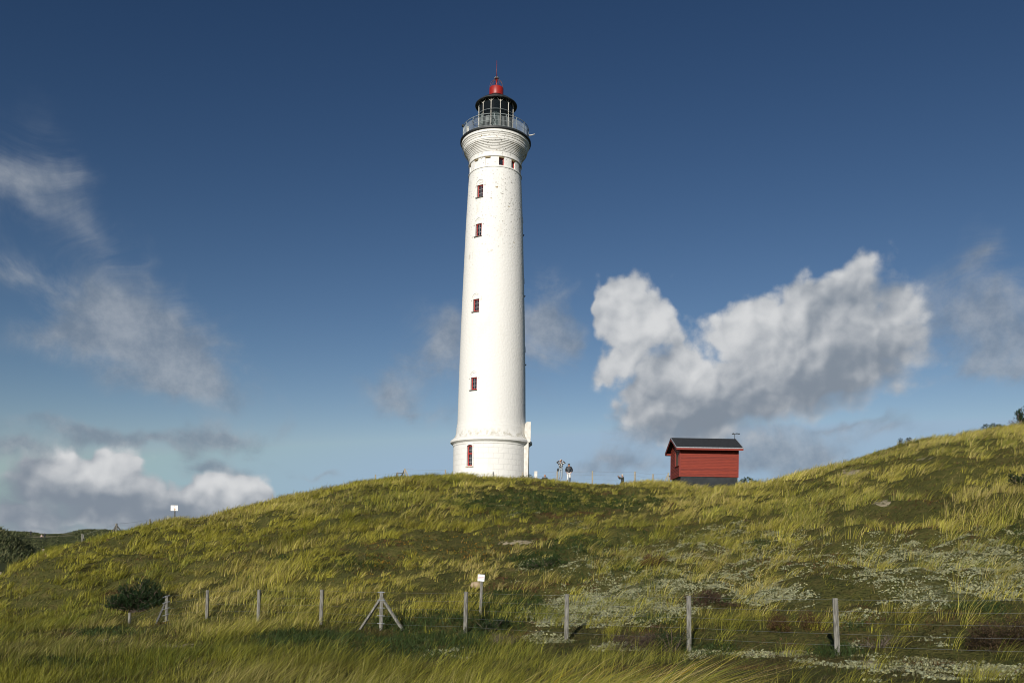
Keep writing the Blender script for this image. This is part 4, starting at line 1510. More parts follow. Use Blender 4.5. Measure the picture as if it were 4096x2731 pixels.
pine('pine_tree', tb, TL, 'small windswept pine with bare twigs on the right skyline', 9, .085, 12, 'pine tree', BR)

HEA = [(.062, .040, .022), (.042, .030, .018), (.080, .052, .026)]
JUN = [(.022, .040, .014), (.035, .055, .018), (.016, .030, .010)]
GRN = [(.045, .075, .018), (.06, .095, .022), (.03, .055, .014)]
DRY = [(.14, .115, .085), (.09, .075, .055), (.17, .14, .10)]


def mound(name, px, py, rx, ry, h, n, size, pal, label, cat, group=None, **kw):
    """low shrub whose foot is centred on a photo point; rx in photo px, depth follows the width"""
    g = ground_at(px, py, 13)
    s = g.y / FOC
    R = rx * s
    cl = []
    for k in range(7):
        dx, dy = RNG.uniform(-.7, .7) * R, RNG.uniform(-.35, .6) * R
        cl.append((dx, dy, Hs(g.x + dx, g.y + dy) - g.z + .02, R * RNG.uniform(.3, .5), R * RNG.uniform(.25, .45), h * RNG.uniform(.7, 1.1)))
    return leafy(name, g, cl, n, size, pal, label, cat, group, **kw)


mound('heather_shrub', 2560, 2600, 130, 40, .45, 5200, .055, [(.075, .052, .040), (.055, .040, .030), (.095, .068, .05)], 'dark purplish brown heather shrub left of the juniper by the fence', 'heather', 'heather shrubs on the dune', upright=.7, narrow=.30, twig=False)
mound('juniper_shrub', 2690, 2605, 85, 60, .62, 4800, .050, JUN, 'dark green juniper shrub leaning against a fence post foot', 'shrub')
mound('heather_shrub', 3175, 2520, 125, 35, .40, 5200, .05, [(.085, .048, .020), (.06, .036, .016), (.11, .062, .026)], 'rust brown rounded heather shrub between the two right fence posts', 'heather', 'heather shrubs on the dune', upright=.6, narrow=.32, twig=False)
mound('heather_shrub', 4010, 2600, 150, 90, .62, 9000, .05, HEA, 'large reddish brown heather shrub at the right edge behind the fence wires', 'heather', 'heather shrubs on the dune', upright=.6, narrow=.32, twig=False)
mound('heather_shrub', 2610, 2260, 60, 26, .40, 2400, .07, [(.12, .055, .026), (.09, .04, .02), (.15, .08, .035)], 'small russet heather shrub high on the slope above the lichen', 'heather', 'heather shrubs on the dune', upright=.6, narrow=.32, twig=False)
mound('heather_shrub', 2880, 2420, 150, 30, .35, 4200, .06, [(.065, .035, .022), (.05, .03, .02), (.085, .05, .03)], 'long dark brown heather shrub behind the second fence post from the right', 'heather', 'heather shrubs on the dune', upright=.6, narrow=.32, twig=False)
mound('crowberry_shrub', 1960, 2528, 90, 30, .35, 3000, .06, JUN, 'low dark crowberry shrub right of the fence post near the sign', 'shrub')
mound('crowberry_shrub', 2170, 2265, 95, 30, .40, 3200, .08, [(.030, .055, .014), (.045, .075, .020), (.02, .04, .012)], 'deep green low shrub on the slope above the warning sign', 'shrub')
mound('dead_branch_heap', 3500, 2590, 110, 24, .16, 240, .30, DRY, 'bleached dead twigs lying on the ground right of the last fence post', 'twigs', narrow=.035, upright=.1)
mound('dry_shrub', 2020, 2580, 60, 20, .28, 700, .16, DRY, 'grey dry shrub in the low ground left of the middle fence post', 'shrub', narrow=.07, upright=.5)
mound('broadleaf_shrub', 4075, 1960, 55, 60, .8, 1800, .11, JUN, 'dark shrub on the right hillside at the picture edge', 'shrub')
g = at(2990, 1912, 66.5)
g.z = Hs(g.x, g.y)
leafy('broadleaf_shrub', g, [(-.35, 0, .30, .35, .4, .38), (.1, .1, .42, .45, .4, .40), (.55, 0, .25, .4, .4, .32)], 1100, .13, GRN, 'bright green leafy shrub beside the right end of the red hut', 'shrub')
g = at(2110, 1905, 77.5)
g.z = Hs(g.x, g.y)
leafy('broadleaf_shrub', g, [(-.4, 0, .45, .4, .4, .45), (.2, 0, .5, .5, .4, .5), (.6, 0, .35, .3, .4, .4)], 700, .11, [(.09, .10, .04), (.15, .14, .09), (.05, .07, .02)], 'thin pale leaved shrub at the foot of the lighthouse porch', 'shrub')
for px_, py_, hh, lab in ((3600, 1760, .52, 'spindly leafy sapling poking above the right skyline'), (3634, 1758, .40, 'short dense sapling right of the spindly one on the skyline')):
    dd = float(np.interp(ray(px_, py_)[0], CA, CD)) + .3
    g = at(px_, py_, dd)
    g.z = Hs(g.x, g.y)
    leafy('sapling', g, [(0, 0, hh * .55, .10, .10, hh * .4), (.08, 0, hh * .9, .14, .12, hh * .22), (-.08, 0, hh * .8, .10, .1, hh * .2)], 150, .09, JUN, lab, 'sapling', 'saplings on the right skyline')
g = at(3965, 1706, float(np.interp(ray(3965, 1706)[0], CA, CD)) + .4)
g.z = Hs(g.x, g.y)
leafy('broadleaf_shrub', g, [(-.3, 0, .25, .45, .3, .25), (.2, 0, .32, .4, .3, .28), (.6, 0, .3, .35, .3, .25)], 900, .10, JUN + GRN[:1], 'low dark shrub on the skyline left of the small pine', 'shrub')

# ------------------------------------------------------------------ people
M_skin = pmat('skin', (.52, .30, .21), (.46, .25, .17), 6, .55)
M_eye = pmat('dark_eye', (.02, .015, .012), None, 5, .3)


def skin_obj(name, nodes, edges, m, parent, levels=2, root=0):
    """continuous surface grown round a skeleton: nodes [(x, y, z, r)]"""
    me = bpy.data.meshes.new(name)
    me.from_pydata([n[:3] for n in nodes], edges, [])
    o = bpy.data.objects.new(name, me)
    COL.objects.link(o)
    o.parent = parent
    me.materials.append(m)
    md = o.modifiers.new('skin', 'SKIN')
    md.use_smooth_shade = True
    for i, n in enumerate(nodes):
        sv = me.skin_vertices[0].data[i]
        r = n[3] if isinstance(n[3], tuple) else (n[3], n[3])
        sv.radius = r
        sv.use_root = i == root
    sb = o.modifiers.new('smooth', 'SUBSURF')
    sb.levels = sb.render_levels = levels
    return o


def person(loc, yaw, H_, pose, top, legs, label, hair=None, cap=None, shoes=None, group='people by the lighthouse', hood=None, scale_top=1.0, skirt=.0):
    """pose: joint positions for a body 1.0 tall: 'el', 'wr' (elbow, wrist) left/right, 'kn', 'an', lean, pelvis height"""
    root = empty('person', loc, yaw)
    tag(root, label, 'person', group)
    s = H_
    J = dict(pel=(0, .0, .52), spi=(0, .005, .61), che=(0, .0, .72), nek=(0, .0, .835), hd0=(0, -.008, .872), hd1=(0, -.014, .925), hd2=(0, -.004, .972),
             shL=(-.105, 0, .80), shR=(.105, 0, .80), hiL=(-.05, 0, .50), hiR=(.05, 0, .50))
    J.update(pose)
    hl = pose.get('dz', 0)
    n, e = [], []

    def add(p, r, link=None):
        n.append((p[0] * s, p[1] * s, (p[2] + hl) * s, (r[0] * s, r[1] * s) if isinstance(r, tuple) else r * s))
        if link is not None:
            e.append((link, len(n) - 1))
        return len(n) - 1
    pel = add(J['pel'], (.085, .062))
    spi = add(J['spi'], (.078, .055), pel)
    che = add(J['che'], (.092, .064), spi)
    nek = add(J['nek'], .034, che)
    h0 = add(J['hd0'], .040, nek)
    h1 = add(J['hd1'], (.047, .058), h0)
    add(J['hd2'], (.036, .042), h1)
    f = Vector(J.get('face', (0, -1, 0))).normalized()
    hc = Vector(J['hd1'])
    add(hc + f * .062 + Vector((0, 0, -.004)), .008, h1)            # nose
    side = f.cross(Vector((0, 0, 1)))
    for q in (-1, 1):
        add(hc + side * .050 * q, .009, h1)                          # ears
    for q in 'LR':
        sg = -1 if q == 'L' else 1
        sh = add(J['sh' + q], .036, che)
        el = add(J['el' + q], .026, sh)
        wr = add(J['wr' + q], .017, el)
        d = (Vector(J['wr' + q]) - Vector(J['el' + q])).normalized()
        palm = Vector(J['wr' + q]) + d * .045
        pm = add(palm, (.020, .013), wr)
        side2 = d.cross(Vector(J.get('palm' + q, (0, 1, 0)))).normalized()
        nrm = side2.cross(d)
        for k, (off, ln) in enumerate(((-.016, .036), (-.0055, .042), (.0055, .039), (.016, .030))):
            b0 = palm + side2 * off + d * .012
            a1 = add(b0, .0060, pm)
            a2 = add(b0 + d * ln * .5 + nrm * .006, .0052, a1)
            add(b0 + d * ln * .85 + nrm * .020, .0042, a2)
        t1 = add(palm - d * .018 - side2 * .024 * sg, .0062, pm)
        add(palm + d * .010 - side2 * .036 * sg + nrm * .008, .0052, t1)
        hi = add(J['hi' + q], .052, pel)
        kn = add(J['kn' + q], .034, hi)
        an = add(J['an' + q], .021, kn)
        toe = Vector(J['an' + q]) + Vector(J.get('toe', (0, -.085, -.032)))
        add(toe, .018, an)
    skin_obj('body', n, e, M_skin, root, 1)
    # face: eyes and mouth
    ey = MB()
    for q in (-1, 1):
        c = (hc + f * .052 + side * .019 * q + Vector((0, 0, .012 + hl))) * s
        ey.lathe([(.0008 * s, -.006 * s), (.006 * s, 0), (.0008 * s, .006 * s)], 8, c=tuple(c))
    mc = (hc + f * .050 + Vector((0, 0, -.030 + hl))) * s
    ey.tube([mc - side * .014 * s, mc + f * .002 * s, mc + side * .014 * s], .0035 * s, 5)
    ey.build('facial_feature', M_eye, root)

    def chain(name, pts, m, lv=2):
        nn = [(p[0] * s, p[1] * s, (p[2] + hl) * s, (r[0] * s, r[1] * s) if isinstance(r, tuple) else r * s) for p, r, _ in pts]
        ee = [(k, i) for i, (_, _, k) in enumerate(pts) if k is not None]
        return skin_obj(name, nn, ee, m, root, lv)
    k = scale_top
    P = [(J['pel'], (.100 * k, .078 * k), None), (J['spi'], (.100 * k, .078 * k), 0), (J['che'], (.108 * k, .082 * k), 1), (Vector(J['nek']) - Vector((0, 0, .028)), .048, 2)]
    P.insert(0, (Vector(J['pel']) - Vector((0, 0, .045)), (.098 * k, .076 * k), None))
    P = [P[0], (P[1][0], P[1][1], 0), (P[2][0], P[2][1], 1), (P[3][0], P[3][1], 2), (P[4][0], P[4][1], 3)]
    for q in 'LR':
        b = len(P)
        el, wr = Vector(J['el' + q]), Vector(J['wr' + q])
        P += [(J['sh' + q], .050 * k, 3), (el, .042 * k, b), (el.lerp(wr, .55), .036 * k, b + 1), (el.lerp(wr, .96), .027 * k, b + 2)]
    jk = chain('jacket', P, top)
    if hood:
        hm = MB()
        hc2 = (hc + Vector((0, 0, hl))) * s
        chain('hood', [((hc.x, hc.y + .02, hc.z - .085), (.062, .056), None), ((hc.x, hc.y + .034, hc.z - .03), (.060, .05), 0), ((hc.x - f.x * .03, hc.y + .034, hc.z + .035), (.052, .046), 1)], top)
    L = [(J['pel'], (.086, .066), None)]
    for q in 'LR':
        b = len(L)
        kn, an, hi = Vector(J['kn' + q]), Vector(J['an' + q]), Vector(J['hi' + q])
        L += [(hi, .060, 0), (hi.lerp(kn, .5), .054, b), (kn, .044, b + 1), (kn.lerp(an, .55), .040, b + 2), (an + Vector((0, 0, .01)), .036, b + 3)]
    chain('trousers', L, legs)
    if shoes:
        for q in 'LR':
            an = Vector(J['an' + q])
            chain('shoe', [(an + Vector((0, .022, -.022)), .024, None), (an + Vector((0, -.03, -.026)), .025, 0), (an + Vector(J.get('toe', (0, -.085, -.032))), .022, 1)], shoes)
    if hair:
        chain('hair', [(hc + Vector((-f.x * .02, .02, -.05)), (.044, .036), None), (hc + Vector((-f.x * .02, .018, .0)), (.052, .050), 0), (hc + Vector((-f.x * .008, .006, .040)), (.044, .048), 1)], hair)
    if cap:
        mc_, brim = cap
        c = (Vector(J['hd2']) + Vector((0, .0, hl - .022))) * s
        mb = MB().lathe([(.060 * s, -.018 * s), (.061 * s, .0), (.052 * s, .026 * s), (.030 * s, .043 * s), (.004 * s, .048 * s)], 20, c=tuple(c))
        if brim:
            pts_ = []
            for j in range(11):
                t = -PI / 2 + PI * j / 10
                pts_.append(c + (side * math.sin(t) * .048 + f * (.045 + .062 * math.cos(t))) * s + Vector((0, 0, (-.014 - .010 * math.cos(t)) * s)))
            b0 = [p + Vector((0, 0, .006 * s)) for p in pts_]
            mb.add(pts_ + b0, [tuple(range(11)), tuple(reversed(range(11, 22)))] + [(i, i + 1, i + 12, i + 11) for i in range(10)] + [(10, 0, 11, 21)])
        mb.build('cap', mc_, root, sharp=50)
    return root


M_hoodie = pmat('patterned_hoodie_fabric', (.58, .60, .60), (.030, .034, .040), 9, .85, .3, contrast=(.40, .47), detail=3)
M_jeans = pmat('pale_jeans', (.34, .40, .44), (.26, .31, .35), 6, .85, .2)
M_puff = pmat('black_quilted_fabric', (.010, .013, .017), (.020, .024, .030), 3, .55, .6, stretch=(1, 1, 6))
M_whitet = pmat('white_cotton', (.78, .77, .75), (.70, .69, .67), 5, .85, .2)
M_cap = pmat('dark_grey_cap_fabric', (.045, .047, .05), (.03, .032, .034), 6, .8)
M_lightcap = pmat('pale_knit', (.62, .60, .54), (.50, .48, .43), 9, .9)
M_hair = pmat('dark_brown_hair', (.045, .028, .018), (.08, .05, .03), 8, .6, stretch=(4, 4, 1))
M_shoe = pmat('dark_shoe_leather', (.03, .03, .03), (.05, .045, .04), 6, .6)
M_olive = pmat('dark_olive_fabric', (.028, .034, .026), (.045, .05, .038), 5, .85, .3)
M_darkt = pmat('dark_trouser_fabric', (.03, .034, .042), (.045, .05, .058), 5, .85)
M_pink = pmat('pale_pink_fabric', (.62, .46, .40), (.55, .40, .34), 5, .85)
M_navy = pmat('navy_fabric', (.012, .016, .026), (.022, .027, .038), 5, .85)
STAND = dict(knL=(-.058, -.01, .285), knR=(.058, -.01, .285), anL=(-.062, .015, .048), anR=(.062, .015, .048))
WALK = dict(knL=(-.05, -.06, .29), knR=(.05, .045, .285), anL=(-.05, -.10, .055), anR=(.05, .13, .075))


def stand_at(px, py_head, dist, H_, yaw=0.0, sink=0.0):
    t = at(px, py_head, dist)
    return Vector((t.x, t.y, t.z - H_))


p1 = stand_at(2243.5, 1836, 73.6, 1.70)
bx = person(p1, 0, 1.70, dict(STAND, elL=(-.215, -.03, .835), wrL=(-.072, -.085, .905), elR=(.225, -.03, .800), wrR=(.066, -.095, .915), face=(.35, -1, .05), palmL=(0, -1, .3), palmR=(0, -1, .3)),
            M_hoodie, M_jeans, 'person in a black and white patterned hoodie raising both hands to the eyes', hair=M_hair, cap=(M_lightcap, False), shoes=M_shoe)
hb = MB().lathe([(.01, -.14), (.075, -.13), (.09, -.02), (.07, .10), (.02, .12)], 14, c=(-.23, .02, .80))
hb.build('handbag', M_puff, bx)
binoc = MB().tube([(.0, -.16, 1.575), (.03, -.26, 1.575)], .030, 8)
binoc.tube([(.055, -.15, 1.575), (.085, -.25, 1.575)], .030, 8).build('binoculars', M_cap, None).matrix_world = Matrix.Translation(p1)
tag(bpy.data.objects['binoculars'], 'dark binoculars held up by the person in the patterned hoodie', 'binoculars')
p2 = stand_at(2276, 1853, 76.8, 1.76)
person(p2, 0, 1.76, dict(STAND, elL=(-.165, .01, .655), wrL=(-.115, -.055, .545), elR=(.180, .02, .655), wrR=(.120, -.055, .545), face=(-.8, -.6, -.1), hd1=(-.010, -.014, .925)),
       M_puff, M_whitet, 'person in a black puffer jacket and white trousers with hands in pockets', hair=M_hair, cap=(M_cap, True), shoes=M_shoe, hood=True, scale_top=1.22)
t3 = at(2180, 1880, 76)
p3_ = Vector((t3.x, t3.y, t3.z - 1.68))
person(p3_, -.15, 1.66, dict(pel=(0, .03, .52), elL=(-.16, -.02, .66), wrL=(-.06, -.13, .60), elR=(.16, -.02, .66), wrR=(.06, -.13, .60), knL=(-.07, -.24, .56), knR=(.07, -.24, .56),
       anL=(-.06, -.22, .34), anR=(.06, -.22, .34), dz=-.19, face=(.1, -1, 0)), M_olive, M_darkt, 'person sitting low behind the crest with dark hair and only the head showing', hair=M_hair, shoes=M_shoe, hood=True)
t4 = at(2490, 1895, 79.5)
p4 = Vector((t4.x, t4.y, t4.z - 1.72))
ph = person(p4, -1.25, 1.72, dict(STAND, elL=(-.10, -.12, .745), wrL=(-.045, -.22, .835), elR=(.10, -.12, .745), wrR=(.045, -.22, .835), face=(0, -1, .05)),
            M_olive, M_darkt, 'person in a dark jacket and pale hat holding up a phone beyond the crest', cap=(M_lightcap, True), shoes=M_shoe)
phn = MB().box((-.04, -.006, -.075), (.04, .006, .075)).build('phone', M_cap, None, bevel=.004)
phn.matrix_world = Matrix.Translation(p4) @ Matrix.Rotation(-1.25, 4, 'Z') @ Matrix.Translation((0, -.47, 1.50))
tag(phn, 'dark phone held up by the person in the pale hat', 'phone')
# walkers on the far path
for px_, hy, d, H_, tp, lg, lab, cp in ((166, 2141.5, 292, 1.62, M_pink, M_darkt, 'distant walker in a pale pink top on the sandy path at far left', (M_lightcap, False)),
                                    (178.5, 2138.5, 292, 1.84, M_navy, M_navy, 'distant walker in dark clothes beside the one in pink', None),
                                    (123, 2129, 296, 1.7, M_navy, M_navy, 'distant dark figure alone on the scrub dune at far left', None)):
    person(ground_at(px_, hy + (16 if px_ > 130 else 14), 190), PI, H_, dict(WALK, elL=(-.15, .02, .65), wrL=(-.15, -.07, .54), elR=(.15, .04, .65), wrR=(.16, .0, .53)), tp, lg, lab, hair=M_hair, cap=cp, shoes=M_shoe, group='walkers on the far dune path')

# ------------------------------------------------------------------ sun, sky, clouds
SUN_AZ, SUN_EL = math.radians(180 + 18), math.radians(21.5)
l = bpy.data.lights.new('sun', 'SUN')
l.energy, l.angle, l.color = 4.8, math.radians(.53), (1.0, .945, .86)
lo = bpy.data.objects.new('sun', l)
COL.objects.link(lo)
sd_ = Vector((math.sin(SUN_AZ) * math.cos(SUN_EL), math.cos(SUN_AZ) * math.cos(SUN_EL), math.sin(SUN_EL)))
lo.rotation_euler = sd_.to_track_quat('Z', 'Y').to_euler()


def dirang(x, y):
    """photo point -> azimuth and elevation on the sky, in units of 0.1 rad"""
    a, e = ray(x, y)
    return math.atan2(a, 1) * 10, math.atan2(e, math.hypot(a, 1)) * 10


# (px, py, rx, ry, turn in degrees, weight)
CUMULUS = [(2560, 1300, 200, 190, 0, 1.3), (2440, 1190, 75, 95, -20, .95), (2490, 1270, 130, 130, 0, .9), (2470, 1470, 120, 60, -25, .75), (2670, 1530, 130, 120, 0, .95), (2980, 1350, 160, 170, 0, 1.1), (2830, 1560, 330, 150, 0, 1.1), (2780, 1700, 280, 100, 0, .8),
           (3150, 1440, 300, 230, 0, 1.2), (3330, 1170, 220, 160, -20, .95), (3450, 1200, 170, 140, 0, .8), (3240, 1290, 210, 150, 0, 1.0), (3480, 1370, 330, 190, 8, 1.1), (3330, 1500, 330, 140, -8, .95), (2830, 1640, 260, 160, 0, 1.05), (3000, 1600, 360, 140, -10, 1.0), (2660, 1560, 130, 110, 0, .8), (3450, 1470, 330, 150, -8, .8), (3600, 1310, 200, 120, 0, .8),
           (240, 1815, 75, 70, 0, 1.2), (470, 1860, 130, 95, -15, 1.3), (350, 1900, 200, 70, 0, 1.1), (160, 1870, 90, 50, 0, .9), (300, 1970, 480, 80, 5, 1.0), (520, 2010, 620, 120, 3, 1.0), (110, 2050, 460, 140, 0, 1.0), (930, 1950, 170, 100, -8, 1.2), (760, 2000, 330, 110, 0, .85), (1060, 2040, 200, 80, 0, .7), (880, 2040, 260, 80, 0, 1.0), (1010, 1990, 110, 70, 0, .9), (200, 2120, 400, 60, 0, .8), (600, 2090, 420, 60, 0, .9)]
WISP = [(90, 690, 300, 300, -30, .46), (300, 880, 360, 190, 35, .40), (60, 1090, 260, 90, 15, .30), (420, 1230, 340, 240, 30, .66), (620, 1340, 280, 220, 35, .80), (800, 1470, 330, 170, 25, .85), (700, 1570, 300, 100, 5, .70), (300, 1350, 320, 120, -5, .60), (640, 1090, 160, 120, 50, .30),
        (420, 1735, 640, 60, 4, 1.0), (880, 1745, 220, 70, -5, 1.1), (80, 1800, 280, 80, 5, 1.0), (880, 1868, 220, 40, 4, 1.0), (1250, 1900, 140, 22, 3, .35),
        (2170, 1260, 140, 200, 10, 1.0), (2260, 1370, 100, 140, 0, .65), (1740, 1420, 210, 190, 0, .72), (1560, 1540, 140, 130, 0, .75), (1660, 1640, 230, 90, 5, .62), (1800, 1330, 110, 90, -30, .50), (2140, 1450, 130, 190, 0, .45),
        (2700, 1720, 400, 120, 0, .9), (2600, 1640, 150, 150, 0, .5), (3900, 1260, 420, 200, -12, .66), (3900, 1060, 130, 150, -20, .50), (4000, 1450, 360, 110, -5, .60), (4080, 1340, 260, 160, 0, .55), (3700, 1200, 200, 160, -20, .42), (3430, 1690, 260, 30, -3, .48), (3880, 880, 220, 70, -25, .15),
        (2400, 1860, 260, 100, 0, .75), (3080, 1790, 210, 100, -8, .8), (3290, 1790, 180, 150, 0, .62), (2950, 1880, 520, 80, 0, .6), (3560, 1730, 200, 60, 0, .3), (2520, 1880, 400, 50, 0, .3)]
SHADE = [(3200, 1450, 520, 260, 0, .40), (2760, 1720, 300, 80, 0, .5), (2700, 1560, 180, 110, 20, .75), (3050, 1600, 420, 130, -8, .95), (2850, 1690, 360, 90, 0, 1.0), (3400, 1560, 330, 110, -8, .95), (3560, 1420, 330, 150, 0, 1.1), (3400, 1220, 220, 170, 0, 1.0), (3250, 1330, 150, 110, 0, .35), (2620, 1440, 120, 60, 30, .55), (3200, 1470, 220, 90, 0, .30),
         (300, 1995, 620, 70, 4, .95), (650, 2035, 520, 80, 3, .9), (100, 1980, 330, 120, 0, .8), (760, 1990, 200, 70, 0, .7), (1000, 2060, 200, 50, 0, .5), (150, 2110, 520, 80, 0, 1.0), (280, 1880, 60, 40, 0, .45), (620, 2110, 520, 70, 0, 1.1), (80, 1830, 200, 90, 0, 1.0), (520, 1740, 900, 90, 2, .9), (880, 1868, 220, 40, 0, 1.0), (600, 1900, 80, 60, 0, .6)]


LITS = [(2450, 1200, 110, 120, 0, .7), (2600, 1290, 200, 120, 0, .9), (2500, 1440, 130, 60, 0, .5), (2950, 1290, 190, 110, 0, .9), (2760, 1480, 180, 100, 0, .6), (3180, 1250, 130, 100, 0, .7), (3330, 1090, 170, 80, 0, .6),
        (3500, 1320, 230, 90, 0, .6), (3050, 1400, 260, 90, 0, .4), (240, 1805, 90, 70, 0, 1.2), (480, 1845, 140, 80, 0, 1.2), (330, 1890, 160, 50, 0, .8), (940, 1930, 190, 70, 0, 1.1), (860, 2060, 220, 40, 0, .7), (300, 2100, 300, 40, 0, .5)]


def build_world():
    w = bpy.data.worlds.new('World')
    sc.world = w
    w.use_nodes = True
    nt = w.node_tree
    bg = nt.nodes['Background']
    L = nt.links.new
    sky = nd(nt, 'ShaderNodeTexSky', sky_type='NISHITA', sun_disc=False)
    sky.sun_elevation, sky.sun_rotation = SUN_EL, SUN_AZ
    sky.altitude, sky.air_density, sky.dust_density, sky.ozone_density = 600, 1.0, .15, 2.2
    tc = nd(nt, 'ShaderNodeTexCoord')
    sp = nd(nt, 'ShaderNodeSeparateXYZ')
    L(tc.outputs['Generated'], sp.inputs[0])
    cs = nd(nt, 'ShaderNodeCombineXYZ')
    L(sp.outputs['X'], cs.inputs[0])
    L(sp.outputs['Y'], cs.inputs[1])

    def M(op, *args):
        n = nd(nt, 'ShaderNodeMath', operation=op)
        for i, q in enumerate(args):
            if isinstance(q, (int, float)):
                n.inputs[i].default_value = q
            else:
                L(q, n.inputs[i])
        return n.outputs[0]

    def S(x, lo_, hi_):
        n = nd(nt, 'ShaderNodeMapRange', interpolation_type='SMOOTHSTEP')
        L(x, n.inputs[0])
        n.inputs[1].default_value, n.inputs[2].default_value = lo_, hi_
        return n.outputs[0]

    def mixc(f, a, b):
        n = nd(nt, 'ShaderNodeMix', data_type='RGBA')
        L(f, n.inputs[0])
        for k, cc in ((6, a), (7, b)):
            if isinstance(cc, tuple):
                n.inputs[k].default_value = (*cc, 1)
            else:
                L(cc, n.inputs[k])
        return n.outputs[2]
    L(M('SMOOTH_MAX', sp.outputs['Z'], .075, .09), cs.inputs[2])
    L(cs.outputs[0], sky.inputs[0])
    az = M('MULTIPLY', M('ARCTAN2', sp.outputs['X'], sp.outputs['Y']), 10.0)
    el = M('MULTIPLY', M('ARCSINE', sp.outputs['Z']), 10.0)
    cb = nd(nt, 'ShaderNodeCombineXYZ')
    L(az, cb.inputs[0])
    L(el, cb.inputs[1])
    P = cb.outputs[0]

    def noise(scale, detail, rough=.55, stretch=(1, 1, 1), off=(0, 0, 0), dist=0.0):
        mp = nd(nt, 'ShaderNodeMapping')
        mp.inputs['Scale'].default_value = stretch
        mp.inputs['Location'].default_value = off
        L(P, mp.inputs[0])
        n = nd(nt, 'ShaderNodeTexNoise', noise_dimensions='2D')
        n.inputs['Scale'].default_value = scale
        n.inputs['Detail'].default_value = detail
        n.inputs['Roughness'].default_value = rough
        n.inputs['Distortion'].default_value = dist
        L(mp.outputs[0], n.inputs['Vector'])
        return n
    # the cloud outlines are pushed about by noise
    wob = noise(1.1, 3, .6)
    vm = nd(nt, 'ShaderNodeVectorMath', operation='MULTIPLY_ADD')
    L(wob.outputs['Color'], vm.inputs[0])
    vm.inputs[1].default_value = (.75, .55, 0)
    L(P, vm.inputs[2])
    vs_ = nd(nt, 'ShaderNodeVectorMath', operation='SUBTRACT')
    L(vm.outputs[0], vs_.inputs[0])
    vs_.inputs[1].default_value = (.375, .275, 0)
    W = vs_.outputs[0]

    def blobs(lst, vec, k=1.45):
        tot = None
        for x, y, rx, ry, turn, wt in lst:
            ca, ce = dirang(x, y)
            a2, _ = dirang(x + rx, y)
            _, e2 = dirang(x, y - ry)
            sx, sy = abs(a2 - ca) * k, abs(e2 - ce) * k
            g = nd(nt, 'ShaderNodeTexGradient', gradient_type='QUADRATIC_SPHERE')
            tm = g.texture_mapping
            tm.vector_type = 'TEXTURE'
            tm.translation, tm.rotation, tm.scale = (ca, ce, 0), (0, 0, -math.radians(turn)), (sx, sy, 1)
            L(vec, g.inputs[0])
            tot = M('MULTIPLY', g.outputs[1], wt) if tot is None else M('MULTIPLY_ADD', g.outputs[1], wt, tot)
        return tot
    fc, fw, fs_ = blobs(CUMULUS, W, 1.62), blobs(WISP, W, 1.55), blobs(SHADE, W)
    n1 = noise(2.4, 9, .62)
    nw = noise(1.0, 7, .66, stretch=(.8, 1.2, 1), dist=.5)

    vb = nd(nt, 'ShaderNodeVectorMath', operation='MULTIPLY_ADD')
    L(wob.outputs['Color'], vb.inputs[0])
    vb.inputs[1].default_value = (.32, .32, 0)
    L(P, vb.inputs[2])

    def billow(off):
        mp = nd(nt, 'ShaderNodeMapping')
        mp.inputs['Location'].default_value = off
        L(vb.outputs[0], mp.inputs[0])
        v = nd(nt, 'ShaderNodeTexVoronoi', feature='F1', voronoi_dimensions='2D')
        v.inputs['Scale'].default_value = 1.9
        v.inputs['Detail'].default_value = 2.2
        v.inputs['Roughness'].default_value = .52
        L(mp.outputs[0], v.inputs['Vector'])
        return M('SUBTRACT', .5, v.outputs['Distance'])
    b1 = billow((0, 0, 0))
    b2 = billow((.07, -.09, 0))
    g = M('SUBTRACT', blobs(LITS, W, 1.5), .12)
    near_ = M('MINIMUM', M('MULTIPLY', fc, 5.0), 1.0)
    fine = M('SUBTRACT', n1.outputs[0], .5)
    rough = M('ADD', M('MULTIPLY', b1, .50), M('MULTIPLY', fine, .62))
    dens = M('ADD', fc, M('MULTIPLY', rough, near_))
    soft = M('MULTIPLY', M('MINIMUM', fs_, 1.2), .95)
    ac = M('DIVIDE', M('SUBTRACT', dens, .03), M('ADD', soft, .36))
    ac = S(ac, 0.0, 1.0)
    dw = M('ADD', fw, M('MULTIPLY', M('MULTIPLY', M('SUBTRACT', nw.outputs[0], .5), 1.15), M('MINIMUM', M('MULTIPLY', fw, 4.0), 1.0)))
    aw = M('MULTIPLY', S(dw, .04, .80), .74)
    rel = M('ADD', M('MULTIPLY', M('SUBTRACT', b1, b2), .50), M('MULTIPLY', fine, .42))
    lit = M('ADD', M('MULTIPLY_ADD', g, .62, .50), rel)
    lit = M('SUBTRACT', lit, M('MULTIPLY', M('ADD', fs_, M('MULTIPLY', M('SUBTRACT', nw.outputs[0], .5), .5)), .42))
    lit = S(lit, -.15, 1.05)
    ccol = mixc(lit, CLOUD_DARK, CLOUD_LIT)
    wl_ = M('SUBTRACT', M('ADD', .50, M('MULTIPLY', M('SUBTRACT', n1.outputs[0], .5), 1.3)), M('MULTIPLY', fs_, .25))
    wcol = mixc(S(wl_, .1, .95), WISP_DARK, WISP_LIT)
    # sky colour graded towards the deep polarised blue of the photograph
    sc_ = nd(nt, 'ShaderNodeSeparateColor')
    L(sky.outputs[0], sc_.inputs[0])
    cc_ = nd(nt, 'ShaderNodeCombineColor')
    for k, (p_, g_, mx_) in enumerate(SKY_POWER):
        L(M('MINIMUM', M('MULTIPLY', M('POWER', sc_.outputs[k], p_), g_), mx_), cc_.inputs[k])
    c = mixc(aw, cc_.outputs[0], wcol)
    c = mixc(ac, c, ccol)
    L(c, bg.inputs[0])
    bg.inputs[1].default_value = .1


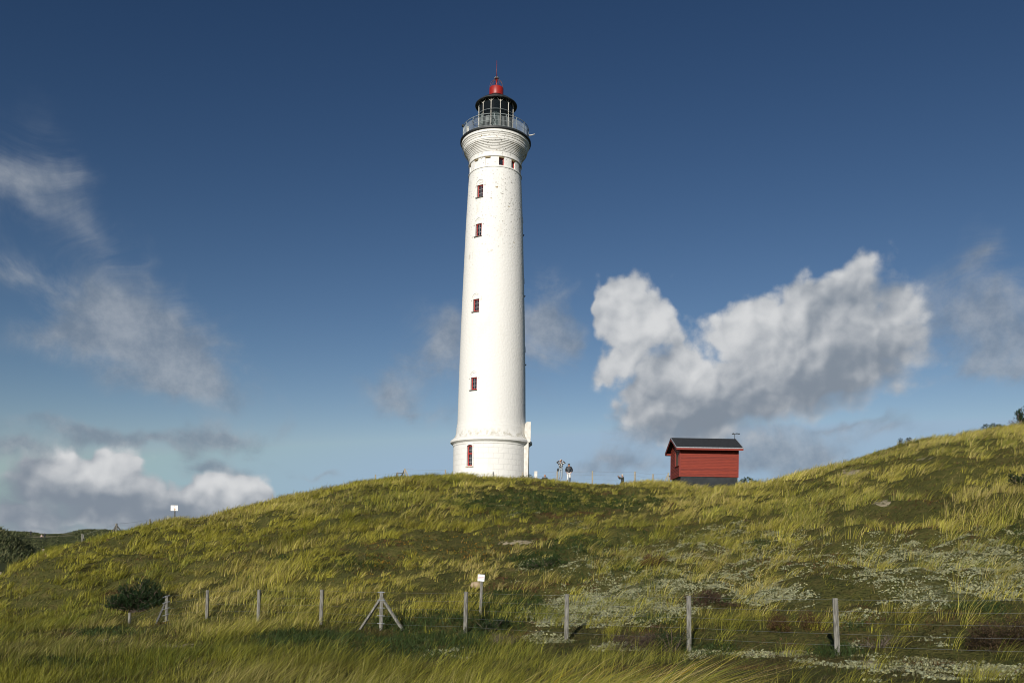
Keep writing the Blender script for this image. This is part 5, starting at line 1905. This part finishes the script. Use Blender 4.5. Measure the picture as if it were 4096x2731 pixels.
SKY_POWER = [(1.84, .242, 3.2), (1.616, .233, 4.5), (1.487, .243, 5.9)]
CLOUD_LIT, CLOUD_DARK = (6.7, 6.8, 6.9), (2.2, 2.6, 3.15)
WISP_LIT, WISP_DARK = (3.9, 4.2, 4.6), (1.8, 2.25, 2.9)
build_world()
sc.world.cycles.sampling_method = "NONE"
sc.cycles.pixel_filter_type, sc.cycles.filter_width = 'BLACKMAN_HARRIS', 1.05
sc.cycles.max_bounces, sc.cycles.diffuse_bounces, sc.cycles.transparent_max_bounces = 5, 2, 6
vs2 = sc.view_settings
vs2.view_transform, vs2.look, vs2.exposure, vs2.gamma = 'Standard', 'None', 0.0, 1.0
vs2.use_curve_mapping = False
